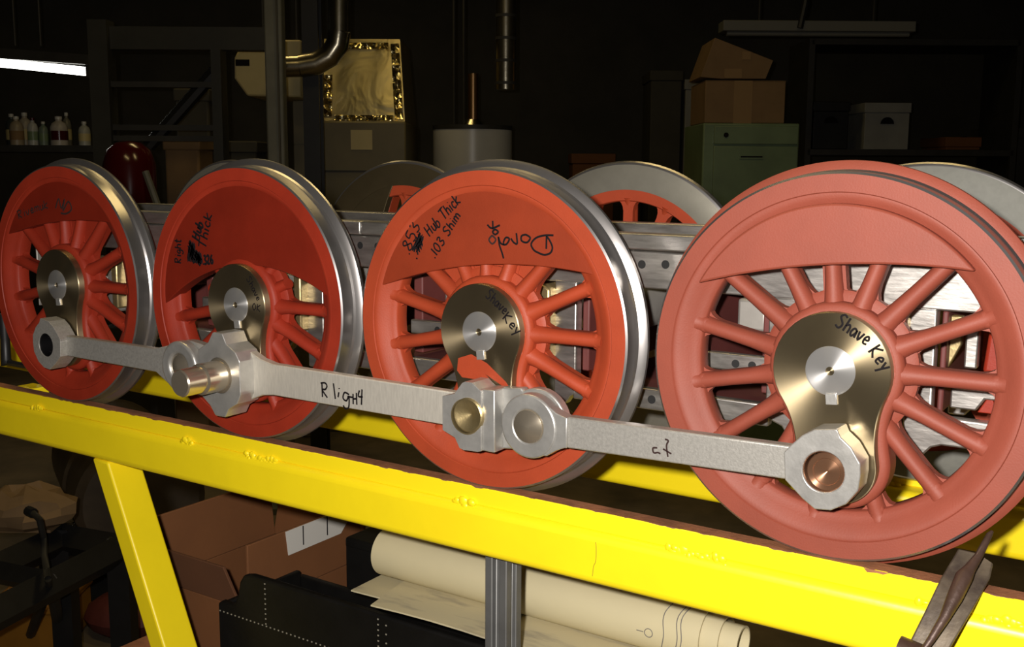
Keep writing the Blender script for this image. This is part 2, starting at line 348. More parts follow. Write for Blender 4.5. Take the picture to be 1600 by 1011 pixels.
def wheel(i, label, paint, cwp, cwy, far=False, spoke_cut=None, flange_red=False, group=None):
    x = i * SP
    if far: t = thing('driving_wheel', label, 'wheel', W(x, 2.075, 0), (0, math.radians(96), PI), group)
    else: t = thing('driving_wheel', label, 'wheel', W(x, 0, 0), (0, PHI, 0), group)
    k = len(TYRE)
    mats = [0] * k
    for q in range(k):
        y0 = TYRE[q][1]
        if q in (0, 12, 11): mats[q] = 0
        elif flange_red and 4 <= q <= 8: mats[q] = 0
        elif q == 9 or q == 10: mats[q] = 2
        else: mats[q] = 1
    mats[1] = 1
    MB().lathe(TYRE, 160, mats=mats).build('tyre', [paint, 'tread', 'backsteel'], t, smooth=28)
    MB().lathe(RIM, 128).build('rim', paint, t, smooth=50)
    boss = MB().prism(teardrop(0.045), 0.01, 0.19).build('hub_boss', paint, t, bevel=0.035, seg=3)
    web = MB().lathe([(0.25, 0.075), (0.375, 0.085), (0.40, 0.10), (0.40, 0.15), (0.25, 0.17)], 64).build('hub_web', paint, t)
    MB().prism(teardrop(0.0), -0.045, 0.05).build('hub_face', 'hub', t, bevel=0.006)
    MB().prism(cwpoly(*cwp), cwy, 0.13).build('counterweight', {'red': 'red_cw', 'red_dark': 'red_dark_cw'}.get(paint, paint), t, bevel=0.012 if cwy < 0 else 0.006)
    if cwy > 0 and not far:
        lim = {57.5: 46, 69.0: 42, 88.5: 74}[cwp[1]]; half, mid = cwp[1], cwp[2]
        lo = arc((0, 0), 0.30, 90 - lim, 90 + lim, 16); hi = [(0.33 * math.cos(math.radians(a_)) * (mid + 0.08) / 0.33, (mid + 0.08 if half < 80 else max(0.36, mid + 0.08) * math.sin(math.radians(a_)))) for a_ in range(90 + lim, 90 - lim - 1, -4)]
        if half < 80: hi = [((mid + 0.07) / math.tan(math.radians(a_)), mid + 0.07) for a_ in range(90 + lim, 90 - lim - 1, -4)]
        MB().prism(lo + hi, 0.118, 0.165).build('web_plate', paint, t)
    # spokes
    for q in range(15):
        a = 90 + 24 * q; a = (a + 180) % 360 - 180
        r1_ = 0.79; r0_ = 0.30
        if -125 < a < -55: r0_ = 0.50
        half, mid = cwp[1], cwp[2]; hid = abs(a - 90) < half - 4
        if hid:
            rr = mid / max(0.3, math.sin(math.radians(a))) if half < 80 else 0.36
            r1_ = min(0.82, rr + 0.06); r0_ = 0.28
            if r1_ < r0_ + 0.03: continue
        spoke_mesh(math.radians(a), r0_, r1_, hid).build('spoke', paint, t, smooth=60)
    return t
RIMWHEELS = []
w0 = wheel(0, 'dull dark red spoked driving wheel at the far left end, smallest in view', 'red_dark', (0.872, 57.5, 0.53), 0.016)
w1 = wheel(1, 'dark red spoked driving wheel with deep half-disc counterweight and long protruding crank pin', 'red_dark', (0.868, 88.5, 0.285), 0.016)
w2 = wheel(2, 'red spoked driving wheel with upside-down black scrawl on its crescent counterweight', 'red', (0.868, 69.0, 0.41), 0.016)
w3 = wheel(3, 'large pinkish red spoked driving wheel nearest the camera with unmarked raised counterweight', 'red_pink', (0.842, 56.0, 0.535), -0.028, flange_red=True)
f0 = wheel(0, 'far-side wheel glimpsed as a thin arc behind the second red wheel', 'red_dark', (0.868, 57.5, 0.53), 0.016, far=True)
f1 = wheel(1, 'far-side wheel showing a brown back disc between second and third red wheels', 'red', (0.868, 88.5, 0.285), 0.016, far=True)
f2 = wheel(2, 'far-side wheel with grey back ring and red spokes, between third and fourth red wheels', 'red', (0.868, 69.0, 0.41), 0.016, far=True)
f3 = wheel(3, 'far-side wheel showing a pale grey back ring at the right edge of the photo', 'red', (0.842, 56.0, 0.535), 0.016, far=True)
NEAR = [w0, w1, w2, w3]
# far wheel 1 has its counterweight pocket flush with the back of the tyre
p = MB().prism(cwpoly(0.845, 88, 0.30), 0.13, 0.196).build('back_plate', 'backshade', f1, bevel=0.004); p['label'] = 'steel back plate with shade in its brown colour'
for c in f3.children:
    if c.name.startswith('tyre'): c.data.materials[2] = MT['backpale']
for c in f1.children:
    if c.name.startswith('tyre'): c.data.materials[2] = MT['backshade']

# ---- axles: things of their own with a key
AXL = ['steel axle with bright centre-drilled end in the farthest left wheel', 'steel axle with bright centre-drilled end above the long crank pin', 'steel axle with bright disc end and key in the scrawled red wheel', 'steel axle with bright disc end and square key in the nearest wheel']
for i in range(4):
    t = thing('axle', AXL[i], 'axle', W(i * SP, 0, 0), (0, PHI, 0))
    MB().lathe([(0.0225, -0.02), (0.0225, -0.052), (0.115, -0.052), (0.127, -0.046), (0.127, 2.0), (0.02, 2.0)], 64).build('shaft', 'axle', t)
    MB().disc(0.0226, -0.03, 0.0).build('centre_hole', 'black', t)
    MB().box(-0.030, 0.030, -0.057, 0.06, -0.172, -0.112).build('key', 'cast_polish', t, bevel=0.004)

# ---- crank pins
def pinmesh(prof, c=(0, -0.485)): return MB().lathe(prof, 48, c)
o = pinmesh([(0.0, -0.175), (0.02, -0.185), (0.066, -0.186), (0.07, -0.192), (0.094, -0.196), (0.099, -0.19), (0.099, -0.03), (0, -0.03)], (0, 0)).build('crank_pin', 'bronze', w3, loc=(0, 0, -0.485 * S)); o['label'] = 'bronze crank pin end'
o = pinmesh([(0.0, -0.195), (0.015, -0.2), (0.085, -0.236), (0.098, -0.24), (0.107, -0.234), (0.107, -0.03), (0, -0.03)], (0, 0)).build('crank_pin', 'brass', w2, loc=(0, 0, -0.485 * S)); o['label'] = 'brass coned crank pin end'
o = pinmesh([(0.0, -0.615), (0.088, -0.615), (0.097, -0.605), (0.098, -0.47), (0.094, -0.465), (0.094, -0.45), (0.112, -0.44), (0.112, -0.27), (0.128, -0.265), (0.128, -0.03), (0, -0.03)]).build('crank_pin', 'pin', w1, smooth=30); o['label'] = 'long stepped steel crank pin'
o = pinmesh([(0.0, -0.10), (0.05, -0.10), (0.09, -0.11), (0.094, -0.03), (0, -0.03)]).build('crank_pin', 'hole_dark', w0)

# ---- marker writing on the wheels
mb = MB(); write(mb, 'Shave', loc2(0.01, 0.235), loc2(0.175, 0.145), 0.075, -0.0465, 0.0055); write(mb, 'Key', loc2(0.18, 0.12), loc2(0.262, 0.02), 0.07, -0.0465, 0.0055)
mb.build('marker_writing', 'ink', w3)
mb = MB(); write(mb, 'Shave', loc2(0.045, 0.225), loc2(0.19, 0.12), 0.065, -0.0465, 0.005); write(mb, 'Key', loc2(0.17, 0.10), loc2(0.285, 0.0), 0.065, -0.0465, 0.005)
mb.build('marker_writing', 'ink', w2)
mb = MB(); write(mb, 'Shave', loc2(0.12, 0.2), loc2(0.23, 0.04), 0.05, -0.0465, 0.004); write(mb, 'OK', loc2(0.17, -0.02), loc2(0.26, -0.03), 0.05, -0.0465, 0.004)
mb.build('marker_writing', 'ink', w1)

mb = MB()
DORED = [[(0.057, 0.684), (0.06, 0.631)], [(0.018, 0.659), (0.05, 0.638), (0.11, 0.659)], [(0.076, 0.633), (0.099, 0.618), (0.076, 0.601), (0.057, 0.617), (0.076, 0.633)], [(0.099, 0.589), (0.108, 0.538), (0.126, 0.495), (0.139, 0.458)], [(0.101, 0.586), (0.117, 0.55), (0.156, 0.544), (0.18, 0.578), (0.156, 0.586), (0.139, 0.562), (0.139, 0.54)], [(0.191, 0.582), (0.213, 0.558), (0.236, 0.552), (0.234, 0.588), (0.23, 0.616)], [(0.297, 0.61), (0.33, 0.592), (0.307, 0.563), (0.269, 0.571), (0.268, 0.6), (0.297, 0.61)], [(0.491, 0.613), (0.429, 0.61), (0.371, 0.593), (0.337, 0.556), (0.355, 0.521), (0.389, 0.505), (0.431, 0.495), (0.472, 0.509), (0.485, 0.542), (0.467, 0.58), (0.444, 0.607)], [(0.444, 0.607), (0.443, 0.531)]]
strokes(mb, [locl(l) for l in DORED], 0.0145, 0.0062, 0)
strokes(mb, [locl([(0.054, 0.595), (0.081, 0.57), (0.055, 0.543), (0.03, 0.568), (0.054, 0.595)])], 0.0145, 0.006, 1)
mb.build('marker_writing', ['ink', 'inkgrey'], w2); mb = MB()
write(mb, '.853', loc2(-0.598, 0.436), loc2(-0.5, 0.64), 0.08, 0.0145, 0.0055)
write(mb, '.#', loc2(-0.541, 0.404), loc2(-0.455, 0.56), 0.075, 0.0145, 0.0062)
write(mb, 'Hub Thick', loc2(-0.43, 0.565), loc2(-0.18, 0.795), 0.075, 0.0145, 0.0055)
write(mb, '.103 Shim', loc2(-0.39, 0.425), loc2(-0.18, 0.71), 0.062, 0.0145, 0.0055)
mb.build('marker_writing', ['ink', 'inkgrey'], w2)
mb = MB()
write(mb, 'Right', loc2(-0.66, 0.26), loc2(-0.65, 0.45), 0.07, 0.0145, 0.006)
write(mb, '#', loc2(-0.50, 0.27), loc2(-0.465, 0.42), 0.10, 0.0145, 0.012)
write(mb, '#', loc2(-0.43, 0.255), loc2(-0.40, 0.34), 0.10, 0.0145, 0.012)
write(mb, 'Hub', loc2(-0.45, 0.44), loc2(-0.39, 0.58), 0.08, 0.0145, 0.009)
write(mb, 'Thick', loc2(-0.375, 0.38), loc2(-0.29, 0.65), 0.085, 0.0145, 0.007)
write(mb, '.326', loc2(-0.41, 0.268), loc2(-0.29, 0.284), 0.065, 0.0145, 0.009)
mb.build('marker_writing', ['ink'], w1)
mb = MB(); write(mb, 'Rive', loc2(-0.60, 0.53), loc2(-0.35, 0.60), 0.07, 0.0145, 0.006); write(mb, 'muk', loc2(-0.35, 0.60), loc2(-0.15, 0.64), 0.07, 0.0145, 0.006)
strokes(mb, [locl([(-0.05, 0.64), (0.0, 0.72), (0.03, 0.64), (0.08, 0.72), (0.05, 0.62), (0.13, 0.70), (0.17, 0.64), (0.10, 0.60), (0.02, 0.60)])], 0.0145, 0.008)
mb.build('marker_writing', ['inkgrey'], w0)
# red paint daubs on the hub face of the third wheel
mb = MB(); mb.prism(locl([(-0.16, -0.18), (-0.06, -0.145), (0.06, -0.19), (0.2, -0.29), (0.25, -0.35), (0.20, -0.33), (0.05, -0.26), (0.12, -0.32), (0.02, -0.30), (-0.13, -0.30), (-0.17, -0.26)][::-1]), -0.0475, -0.044)
o = mb.build('paint_daub', 'red', w2, bevel=0.001); o['label'] = 'splash of red paint on the hub'

# ================================================================== COUPLING RODS
OCT = [(-0.205, 0.064), (-0.172, 0.105), (-0.115, 0.165), (-0.054, 0.204), (0.058, 0.221), (0.075, 0.185), (0.13, 0.14), (0.178, 0.067), (0.182, 0.0), (0.174, -0.072), (0.12, -0.15), (0.046, -0.195), (-0.034, -0.204), (-0.10, -0.16), (-0.193, -0.078)]
PX, PZ = 0.04, -0.485
def shift(poly, dx, dz, mir=1): return [(dx + x * mir, dz + z) for x, z in (poly if mir > 0 else poly[::-1])]
# left rod
t = thing('coupling_rod', 'short grey metal rod linking the far left wheel to the long pin', 'rod', W(0, 0, 0))
BO = MB().ring(shift(OCT, PX, PZ, -1), (PX, PZ), 0.098, -0.205, -0.055).build('boss', 'cast', t, bevel=0.012, smooth=30)
MB().lathe([(0.098, -0.198), (0.088, -0.198), (0.082, -0.18), (0.082, -0.06), (0.098, -0.06)], 40, (PX, PZ)).build('bushing', 'hole_dark', BO)
MB().prism([(0.19, -0.398), (1.35, -0.392), (1.50, -0.355), (1.56, -0.40), (1.58, -0.62), (1.50, -0.65), (1.36, -0.575), (0.19, -0.568)], -0.14, -0.075).build('bar', 'cast', t, bevel=0.008)
EX = SP - 0.455
MB().ring(arc((EX, PZ), 0.195, 0, 355, 40)[:-1], (EX, PZ), 0.10, -0.215, -0.125, 48).build('eye', 'cast_polish', t, bevel=0.02, seg=3)
MB().lathe([(0.0, -0.235), (0.03, -0.235), (0.095, -0.20), (0.1, -0.19), (0.1, -0.13), (0, -0.13)], 40, (EX, PZ)).build('knuckle_pin', 'pin', t)
# middle rod with the marked bar
t = thing('coupling_rod', 'middle grey metal rod with hand-lettered RligH4 between two wheels', 'rod', W(SP, 0, 0))
BOSS = [(-0.01, -0.175), (0.09, -0.175), (0.13, -0.25), (0.22, -0.30), (0.26, -0.36), (0.26, -0.60), (0.22, -0.67), (0.13, -0.72), (0.09, -0.785), (-0.01, -0.785), (-0.06, -0.72), (-0.165, -0.645), (-0.175, -0.32), (-0.06, -0.25)]
MB().ring(BOSS, (PX, PZ), 0.130, -0.262, -0.055).build('boss', 'cast_polish', t, bevel=0.018, seg=3, smooth=30)
MB().prism([(0.2, -0.30), (0.33, -0.355), (0.45, -0.378), (SP - 0.1, -0.382), (SP - 0.1, -0.60), (0.45, -0.60), (0.34, -0.615), (0.2, -0.67)], -0.131, -0.06).build('bar', 'cast_light', t, bevel=0.008)
MB().prism([(-0.12, -0.35), (-0.3, -0.31), (-0.42, -0.295)] + arc((-0.455, PZ), 0.19, 80, 280, 20) + [(-0.3, -0.66), (-0.12, -0.62)], -0.118, -0.05).build('fork_lug', 'cast_polish', t, bevel=0.012)
k = SP
JO = [(-0.15, -0.390), (-0.06, -0.365), (0.0, -0.290), (0.02, -0.280), (0.075, -0.280), (0.13, -0.318), (0.142, -0.32), (0.142, -0.695), (0.116, -0.703), (0.008, -0.708), (-0.02, -0.70), (-0.055, -0.640), (-0.15, -0.605)]
BO = MB().ring(shift(JO, k, 0), (k + PX - 0.012, PZ - 0.012), 0.110, -0.225, -0.05).build('knuckle_block', 'cast_polish', t, bevel=0.012, smooth=30)
MB().lathe([(0.112, -0.2245), (0.108, -0.231), (0.100, -0.231), (0.100, -0.06), (0.112, -0.06)], 44, (k + PX - 0.012, PZ - 0.012)).build('bushing', 'brass', BO)
MB().prism(shift([(0.138, -0.316), (0.232, -0.310), (0.232, -0.695), (0.138, -0.695)], k, 0), -0.212, -0.05).build('step_plate', 'cast_polish', t, bevel=0.008)
MB().prism(shift([(0.225, -0.305), (0.30, -0.305), (0.36, -0.295)] + arc((0.475, PZ), 0.20, 120, -130, 22) + [(0.30, -0.68), (0.225, -0.69)], k, 0), -0.122, -0.05).build('fork_lug', 'cast_polish', t, bevel=0.02, seg=3)
mb = MB(); write(mb, 'R', (0.915, -0.552), (1.0, -0.55), 0.10, -0.1325, 0.0065)
strokes(mb, [[(1.03, -0.445), (1.045, -0.55)], [(1.08, -0.47), (1.083, -0.478)], [(1.078, -0.50), (1.07, -0.535)], [(1.17, -0.505), (1.13, -0.495), (1.115, -0.535), (1.145, -0.55), (1.168, -0.515), (1.165, -0.59), (1.135, -0.605), (1.115, -0.585)], [(1.155, -0.52), (1.20, -0.52)], [(1.205, -0.495), (1.205, -0.565)], [(1.235, -0.485), (1.237, -0.565)], [(1.205, -0.53), (1.237, -0.525)], [(1.262, -0.465), (1.252, -0.505), (1.29, -0.505)], [(1.285, -0.455), (1.278, -0.56)]], -0.1325, 0.0065)
mb.build('marker_writing', 'ink', t)
# right rod
t = thing('coupling_rod', 'right grey metal rod from round knuckle to octagonal boss on nearest wheel', 'rod', W(2 * SP, 0, 0))
EX = 0.475; EZ = -0.495
MB().ring(arc((EX, EZ), 0.192, 0, 355, 48)[:-1], (EX, EZ), 0.10, -0.222, -0.128, 60).build('eye', 'cast_polish', t, bevel=0.012)
MB().prism([(0.58, -0.345), (0.62, -0.365), (0.66, -0.39), (0.72, -0.408), (0.735, -0.408), (0.735, -0.588), (0.72, -0.588), (0.66, -0.615), (0.60, -0.655), (0.56, -0.66)], -0.214, -0.128).build('neck', 'cast_polish', t, bevel=0.006)
MB().lathe([(0.0, -0.262), (0.02, -0.262), (0.098, -0.225), (0.102, -0.215), (0.102, -0.13), (0, -0.13)], 44, (EX, EZ)).build('knuckle_pin', 'pin', t)
MB().prism([(0.73, -0.406), (SP - 0.12, -0.378), (SP - 0.12, -0.553), (0.73, -0.590)], -0.20, -0.125).build('bar', 'cast', t, bevel=0.009)
BO = MB().ring(shift(OCT, SP + PX, PZ + 0.01), (SP + PX, PZ + 0.005), 0.104, -0.212, -0.055).build('boss', 'cast_polish', t, bevel=0.008, smooth=30)
MB().lathe([(0.106, -0.206), (0.1, -0.2), (0.1, -0.06), (0.106, -0.06)], 44, (SP + PX, PZ + 0.005)).build('bushing', 'bronze', BO)
mb = MB(); strokes(mb, [[(1.30, -0.50), (1.275, -0.505), (1.28, -0.53), (1.305, -0.525), (1.32, -0.53)], [(1.345, -0.445), (1.365, -0.45), (1.355, -0.48), (1.365, -0.54)], [(1.335, -0.50), (1.385, -0.52)]], -0.2015, 0.005)
mb.build('marker_writing', 'inkgrey', t)

# ================================================================== CHASSIS FRAME
t = thing('locomotive_frame', 'bare steel bar frame of the model locomotive between the two rows of wheels', 'frame', W(SP * 1.5, 1.037, 0))
OX, OY = SP * 1.5, 1.037
def fb(name, x0, x1, y0, y1, z0, z1, mat, bevel=0.01):
    return MB().box(x0 - OX, x1 - OX, y0 - OY, y1 - OY, z0, z1).build(name, mat, t, bevel=bevel)
def fp(name, poly, y0, y1, mat, bevel=0.01):
    return MB().prism([(x - OX, z) for x, z in poly], y0 - OY, y1 - OY).build(name, mat, t, bevel=bevel)
XL, XR = -1.0, 3 * SP + 1.25
for y0, y1, ty0, ty1 in ((0.42, 0.50, 0.40, 0.56), (1.574, 1.654, 1.514, 1.674)):
    for a, b in ((XL, 2.985), (2.995, XR)): fb('top_bar', a, b, ty0, ty1, 0.522, 0.618, 'frame')
    fb('upper_rail', XL, XR, y0, y1, 0.29, 0.512, 'frame')
    for i in range(4):
        x = i * SP
        fp('pedestal', [(x - 0.50, 0.295), (x - 0.30, 0.295), (x - 0.30, -0.50), (x - 0.36, -0.50), (x - 0.40, -0.44), (x - 0.50, -0.40)], y0, y1, 'frame')
        if i < 3: fp('pedestal', [(x + 0.26, 0.295), (x + 0.42, 0.295), (x + 0.42, -0.42), (x + 0.38, -0.44), (x + 0.34, -0.50), (x + 0.26, -0.50)], y0, y1, 'frame')
        else: fp('pedestal', [(x + 0.26, 0.295), (x + 0.40, 0.295), (x + 0.40, -0.27), (x + 0.95, -0.27), (x + 0.95, -0.42), (x + 0.46, -0.42), (x + 0.41, -0.44), (x + 0.36, -0.50), (x + 0.26, -0.50)], y0, y1, 'frame')
        if i < 3: fb('tie_bar', x + 0.40, x + SP - 0.48, y0 + 0.005, y1 - 0.005, -0.455, -0.325, 'frame')
        fp('axle_box_shoe', [(x + 0.195, 0.28), (x + 0.27, 0.25), (x + 0.27, -0.22), (x + 0.195, -0.22)], y0 - 0.08, y1 + 0.03, 'brass', 0.015)
        fp('axle_box_shoe', [(x - 0.27, 0.26), (x - 0.195, 0.26), (x - 0.195, -0.22), (x - 0.27, -0.22)], y0 - 0.08, y1 + 0.03, 'brass', 0.015)
        fp('axle_box', [(x - 0.2, 0.2), (x + 0.2, 0.2), (x + 0.2, -0.26), (x - 0.2, -0.26)], y0 - 0.06, y1 + 0.05, 'framegrey', 0.02)
    fb('top_corner', XL - 0.02, XL, y0, y1, -0.3, 0.5, 'framegrey')
for hx, hz in ((5.216, 0.433), (5.372, 0.441), (2.969, 0.444), (5.303, -0.388), (3.13, 0.444), (0.92, 0.44)):
    MB().disc(0.026, -0.001, 0.02, (0, 0), 20).build('bolt_hole_disc', 'black', t, loc=((hx - OX) * S, (0.42 - OY) * S, hz * S))  # dark disc on the steel, coloured as the shade inside a hole
for i in range(3):
    x = i * SP
    fb('cross_member', x + 1.22, x + 1.30, 0.50, 1.574, -0.30, 0.45, 'maroon')
    fb('equalizer_bar', x + SP - 0.93, x + SP - 0.30, 0.43, 0.49, -0.155, -0.055, 'frame')
    for hx in (-0.69, -0.59): MB().disc(0.024, -0.001, 0.012, (0, 0), 18).build('bolt_hole_disc', 'black', t, loc=((x + SP + hx - OX) * S, (0.429 - OY) * S, -0.11 * S))  # dark discs again, painting the depth of the holes
    fb('spring_block', x + SP - 0.76, x + SP - 0.58, 0.60, 0.85, 0.06, 0.25, 'framegrey', 0.02)
    fb('spring_block', x + SP - 0.72, x + SP - 0.60, 0.62, 0.85, -0.02, 0.05, 'framegrey', 0.02)
    MB().lathe([(0, 0.0), (0.15, 0.0), (0.16, 0.02), (0.16, 0.5), (0, 0.5)], 36, (x + 0.62 - OX, 0.12)).build('brake_cylinder', 'framegrey', t, loc=(0, (0.72 - OY) * S, 0))
    fp('brass_wedge', [(x + 0.52, -0.27), (x + 0.68, -0.29), (x + 0.72, -0.08), (x + 0.60, -0.13)], 0.47, 0.62, 'brass', 0.012)
    fb('stretcher', x + 0.42, x + 0.47, 0.5, 1.574, -0.28, 0.28, 'maroon')
    fb('stretcher', x + SP - 0.56, x + SP - 0.51, 0.5, 1.574, -0.28, 0.28, 'maroon')
    fb('lower_plate', x + 0.45, x + SP - 0.5, 0.50, 1.574, -0.345, -0.33, 'maroon')
x = 3 * SP
fb('stretcher', x + 0.41, x + 0.44, 0.5, 1.574, -0.26, 0.28, 'maroon')
fb('bracket_plate', x + 0.52, x + 0.585, 0.55, 0.62, -0.02, 0.26, 'frame')
fp('bracket_plate', [(x + 0.47, -0.13), (x + 0.85, -0.12), (x + 0.85, -0.17), (x + 0.64, -0.17), (x + 0.60, -0.235), (x + 0.47, -0.235)], 0.52, 0.58, 'frame')
fp('bracket_plate', [(x + 0.44, 0.25), (x + 0.50, 0.25), (x + 0.50, 0.10), (x + 0.44, -0.03)], 0.56, 0.62, 'brass', 0.006)
fp('cross_member', [(x + 0.62, 0.18), (x + 1.2, 0.18), (x + 1.2, -0.05), (x + 0.60, -0.05)], 0.62, 1.5, 'red_dark', 0.02)
fp('wedge', [(x + 0.60, -0.25), (x + 0.70, -0.25), (x + 0.66, -0.14)], 0.56, 0.66, 'red_dark', 0.006)
fb('cross_member', x + 1.15, x + 1.25, 0.5, 1.574, -0.3, 0.5, 'maroon')

mb = MB(); mb.tube([(-1.74 - OX, 0.5 - OY, -0.45), (-1.74 - OX, 0.5 - OY, -0.70), (-1.75 - OX, 0.5 - OY, -0.90), (-1.73 - OX, 0.5 - OY, -0.95)], [0.05, 0.045, 0.05, 0.06], 12, upv=(0, 1, 0)); mb.build('brake_hanger', 'iron_black', t, smooth=60)
MB().tube([(-1.74 - OX, 0.5 - OY, -0.93), (-1.3 - OX, 0.5 - OY, -0.93), (-0.9 - OX, 0.47 - OY, -0.45), (-0.45 - OX, 0.46 - OY, -0.38)], 0.03, 10, upv=(0, 1, 0)).build('brake_rod', 'iron_black', t, smooth=60)

# ================================================================== YELLOW STAND
t = thing('steel_stand', 'bright yellow welded steel stand with two rails carrying all the wheels', 'stand', W(3.3, 1.037, -AXZ / S))
BX, BY, BZ = 3.3, 1.037, -AXZ / S
def sb(name, x0, x1, y0, y1, z0, z1, mat='yellow', bevel=0.01, seg=2, top=None):
    return MB().box(x0 - BX, x1 - BX, y0 - BY, y1 - BY, z0 - BZ, z1 - BZ, 0, top).build(name, mat, t, bevel=bevel, seg=seg)
BF = sb('beam', -6.0, 9.6, -0.06, 0.27, -1.445, -1.118, bevel=0.055, seg=4)
BR = sb('beam', -6.0, 9.6, 1.80, 2.13, -1.445, -1.118, bevel=0.055, seg=4)
railmats = ['yellow_chipped', 'rust']
m, N, L, b = newmat('yellow_chipped'); MT['yellow_chipped'] = m
b.inputs['Roughness'].default_value = 0.4
tc = N.new('ShaderNodeTexCoord'); n = N.new('ShaderNodeTexNoise'); n.inputs['Scale'].default_value = 70; n.inputs['Detail'].default_value = 4
sx = N.new('ShaderNodeSeparateXYZ'); L.new(tc.outputs['Object'], n.inputs['Vector']); L.new(tc.outputs['Object'], sx.inputs[0])
mr = N.new('ShaderNodeMapRange'); mr.inputs[1].default_value = (-1.02 - BZ) * S; mr.inputs[2].default_value = (-1.0 - BZ) * S; mr.inputs[3].default_value = -0.45; mr.inputs[4].default_value = 0.10
L.new(sx.outputs[2], mr.inputs[0]); ad = N.new('ShaderNodeMath'); ad.operation = 'ADD'; L.new(n.outputs['Fac'], ad.inputs[0]); L.new(mr.outputs[0], ad.inputs[1])
gt = N.new('ShaderNodeMath'); gt.operation = 'GREATER_THAN'; gt.inputs[1].default_value = 0.60; L.new(ad.outputs[0], gt.inputs[0])
mx = N.new('ShaderNodeMix'); mx.data_type = 'RGBA'; mx.inputs[6].default_value = (0.95, 0.74, 0.010, 1); mx.inputs[7].default_value = (0.16, 0.07, 0.05, 1)
L.new(gt.outputs[0], mx.inputs[0]); L.new(mx.outputs[2], b.inputs['Base Color'])
o = sb('rail', -6.0, 9.6, -0.02, 0.10, -1.118, -1.0, railmats, 0.004, 1, top=1); o['label'] = 'flat bar rail with bare rusty top'
o = sb('rail', -6.0, 9.6, 1.975, 2.095, -1.118, -1.0, railmats, 0.004, 1, top=1); o['label'] = 'flat bar rail with bare rusty top'
sb('stop_block', -0.98, -0.73, 0.12, 0.30, -1.118, -1.01, bevel=0.015)
for x0 in (-5.9, 8.7):
    sb('cross_beam', x0, x0 + 0.33, 0.27, 1.80, -1.445, -1.12, bevel=0.05, seg=3)
def leg(x0, x1, y0, y1, dx):
    pts = []
    zt = -1.44 - BZ
    for z, d in ((0.0, dx), (zt, 0.0)):
        pts += [(x0 - BX + d, y0 - BY, z), (x1 - BX + d, y0 - BY, z), (x1 - BX + d, y1 - BY, z), (x0 - BX + d, y1 - BY, z)]
    MB().hexa(pts).build('leg', 'yellow', t, bevel=0.02, seg=3)
ln = 0.43 * (-1.44 - BZ)
leg(0.36, 0.57, -0.05, 0.26, ln); leg(8.7, 8.91, -0.05, 0.26, 0)
leg(-5.9, -5.69, 1.81, 2.12, 0); leg(-5.9, -5.69, -0.05, 0.26, 0); leg(8.7, 8.91, 1.81, 2.12, 0)
rb = random.Random(3)
def bead(x0, n, yf=-0.035, sgn=1):
    mb = MB()
    for q in range(n * 2):
        mb.ball((x0 + q * 0.018 + rb.uniform(-0.008, 0.008) - BX, yf - BY, -1.118 - BZ + rb.uniform(-0.03, 0.014)), (rb.uniform(0.02, 0.036), rb.uniform(0.008, 0.018), rb.uniform(0.012, 0.036)), 8, 6)
    mb.build('weld_bead', 'yellow', BF if yf < 1 else BR, smooth=60)
for x0, n in ((-0.48, 4), (1.50, 4), (2.22, 9), (4.15, 4), (5.66, 10), (7.02, 2), (7.32, 5)): bead(x0, n)
for x0, n in ((0.2, 4), (2.9, 5), (4.9, 4), (6.15, 8), (7.4, 4)): bead(x0, n, 1.93)
t2 = thing('plank_shelf', 'low brown plank shelf under the stand carrying box and document case', 'shelf', W(4.2, 1.8, -AXZ / S))
MB().box(-4.8, 4.0, -1.1, 1.5, 6.08, 6.20).build('shelf_board', 'rust', t2, bevel=0.01)
for x0 in (-4.7, 3.8):
    for y0 in (-1.0, 1.2): MB().box(x0, x0 + 0.15, y0, y0 + 0.15, 0, 6.08).build('leg', 'rust', t2, bevel=0.01)

mb = MB(); mb.prism([(6.734 - BX, -1.002 - BZ), (6.75 - BX, -1.02 - BZ), (6.80 - BX, -1.014 - BZ), (6.83 - BX, -1.016 - BZ), (6.86 - BX, -1.002 - BZ)], -0.0215 - BY, -0.018 - BY); o = mb.build('paint_chip', 'rust', t); o['label'] = 'brown patch of chipped paint'
mb = MB(); strokes(mb, [[(5.198 - BX, -1.17 - BZ), (5.203 - BX, -1.22 - BZ), (5.20 - BX, -1.29 - BZ), (5.188 - BX, -1.32 - BZ), (5.18 - BX, -1.385 - BZ)]], -0.0605 - BY, 0.0025); mb.build('paint_crack', 'crack', t)

# grey extruded post under the front beam
t = thing('support_post', 'vertical grey metal post with grooved face under the yellow front beam', 'post', W(4.37, 0.20, -AXZ / S))
H = (-1.447 + AXZ / S)
MB().prism([(-0.085, -0.09), (-0.028, -0.09), (-0.022, -0.05), (0.022, -0.05), (0.028, -0.09), (0.085, -0.09), (0.085, -0.028), (0.05, -0.022), (0.05, 0.022), (0.085, 0.028), (0.085, 0.09), (-0.085, 0.09)], 0, H).build('post', 'postmetal', t, rot=(0, 0, 0), bevel=0.006)
po = t.children[0]
for vv in po.data.vertices: x, y, z = vv.co; vv.co = (x, z, y)
po.data.flip_normals()
MB().box(-0.1, 0.1, -0.12, 0.12, 0, 0.06).build('foot_plate', 'postmetal', t, bevel=0.01)

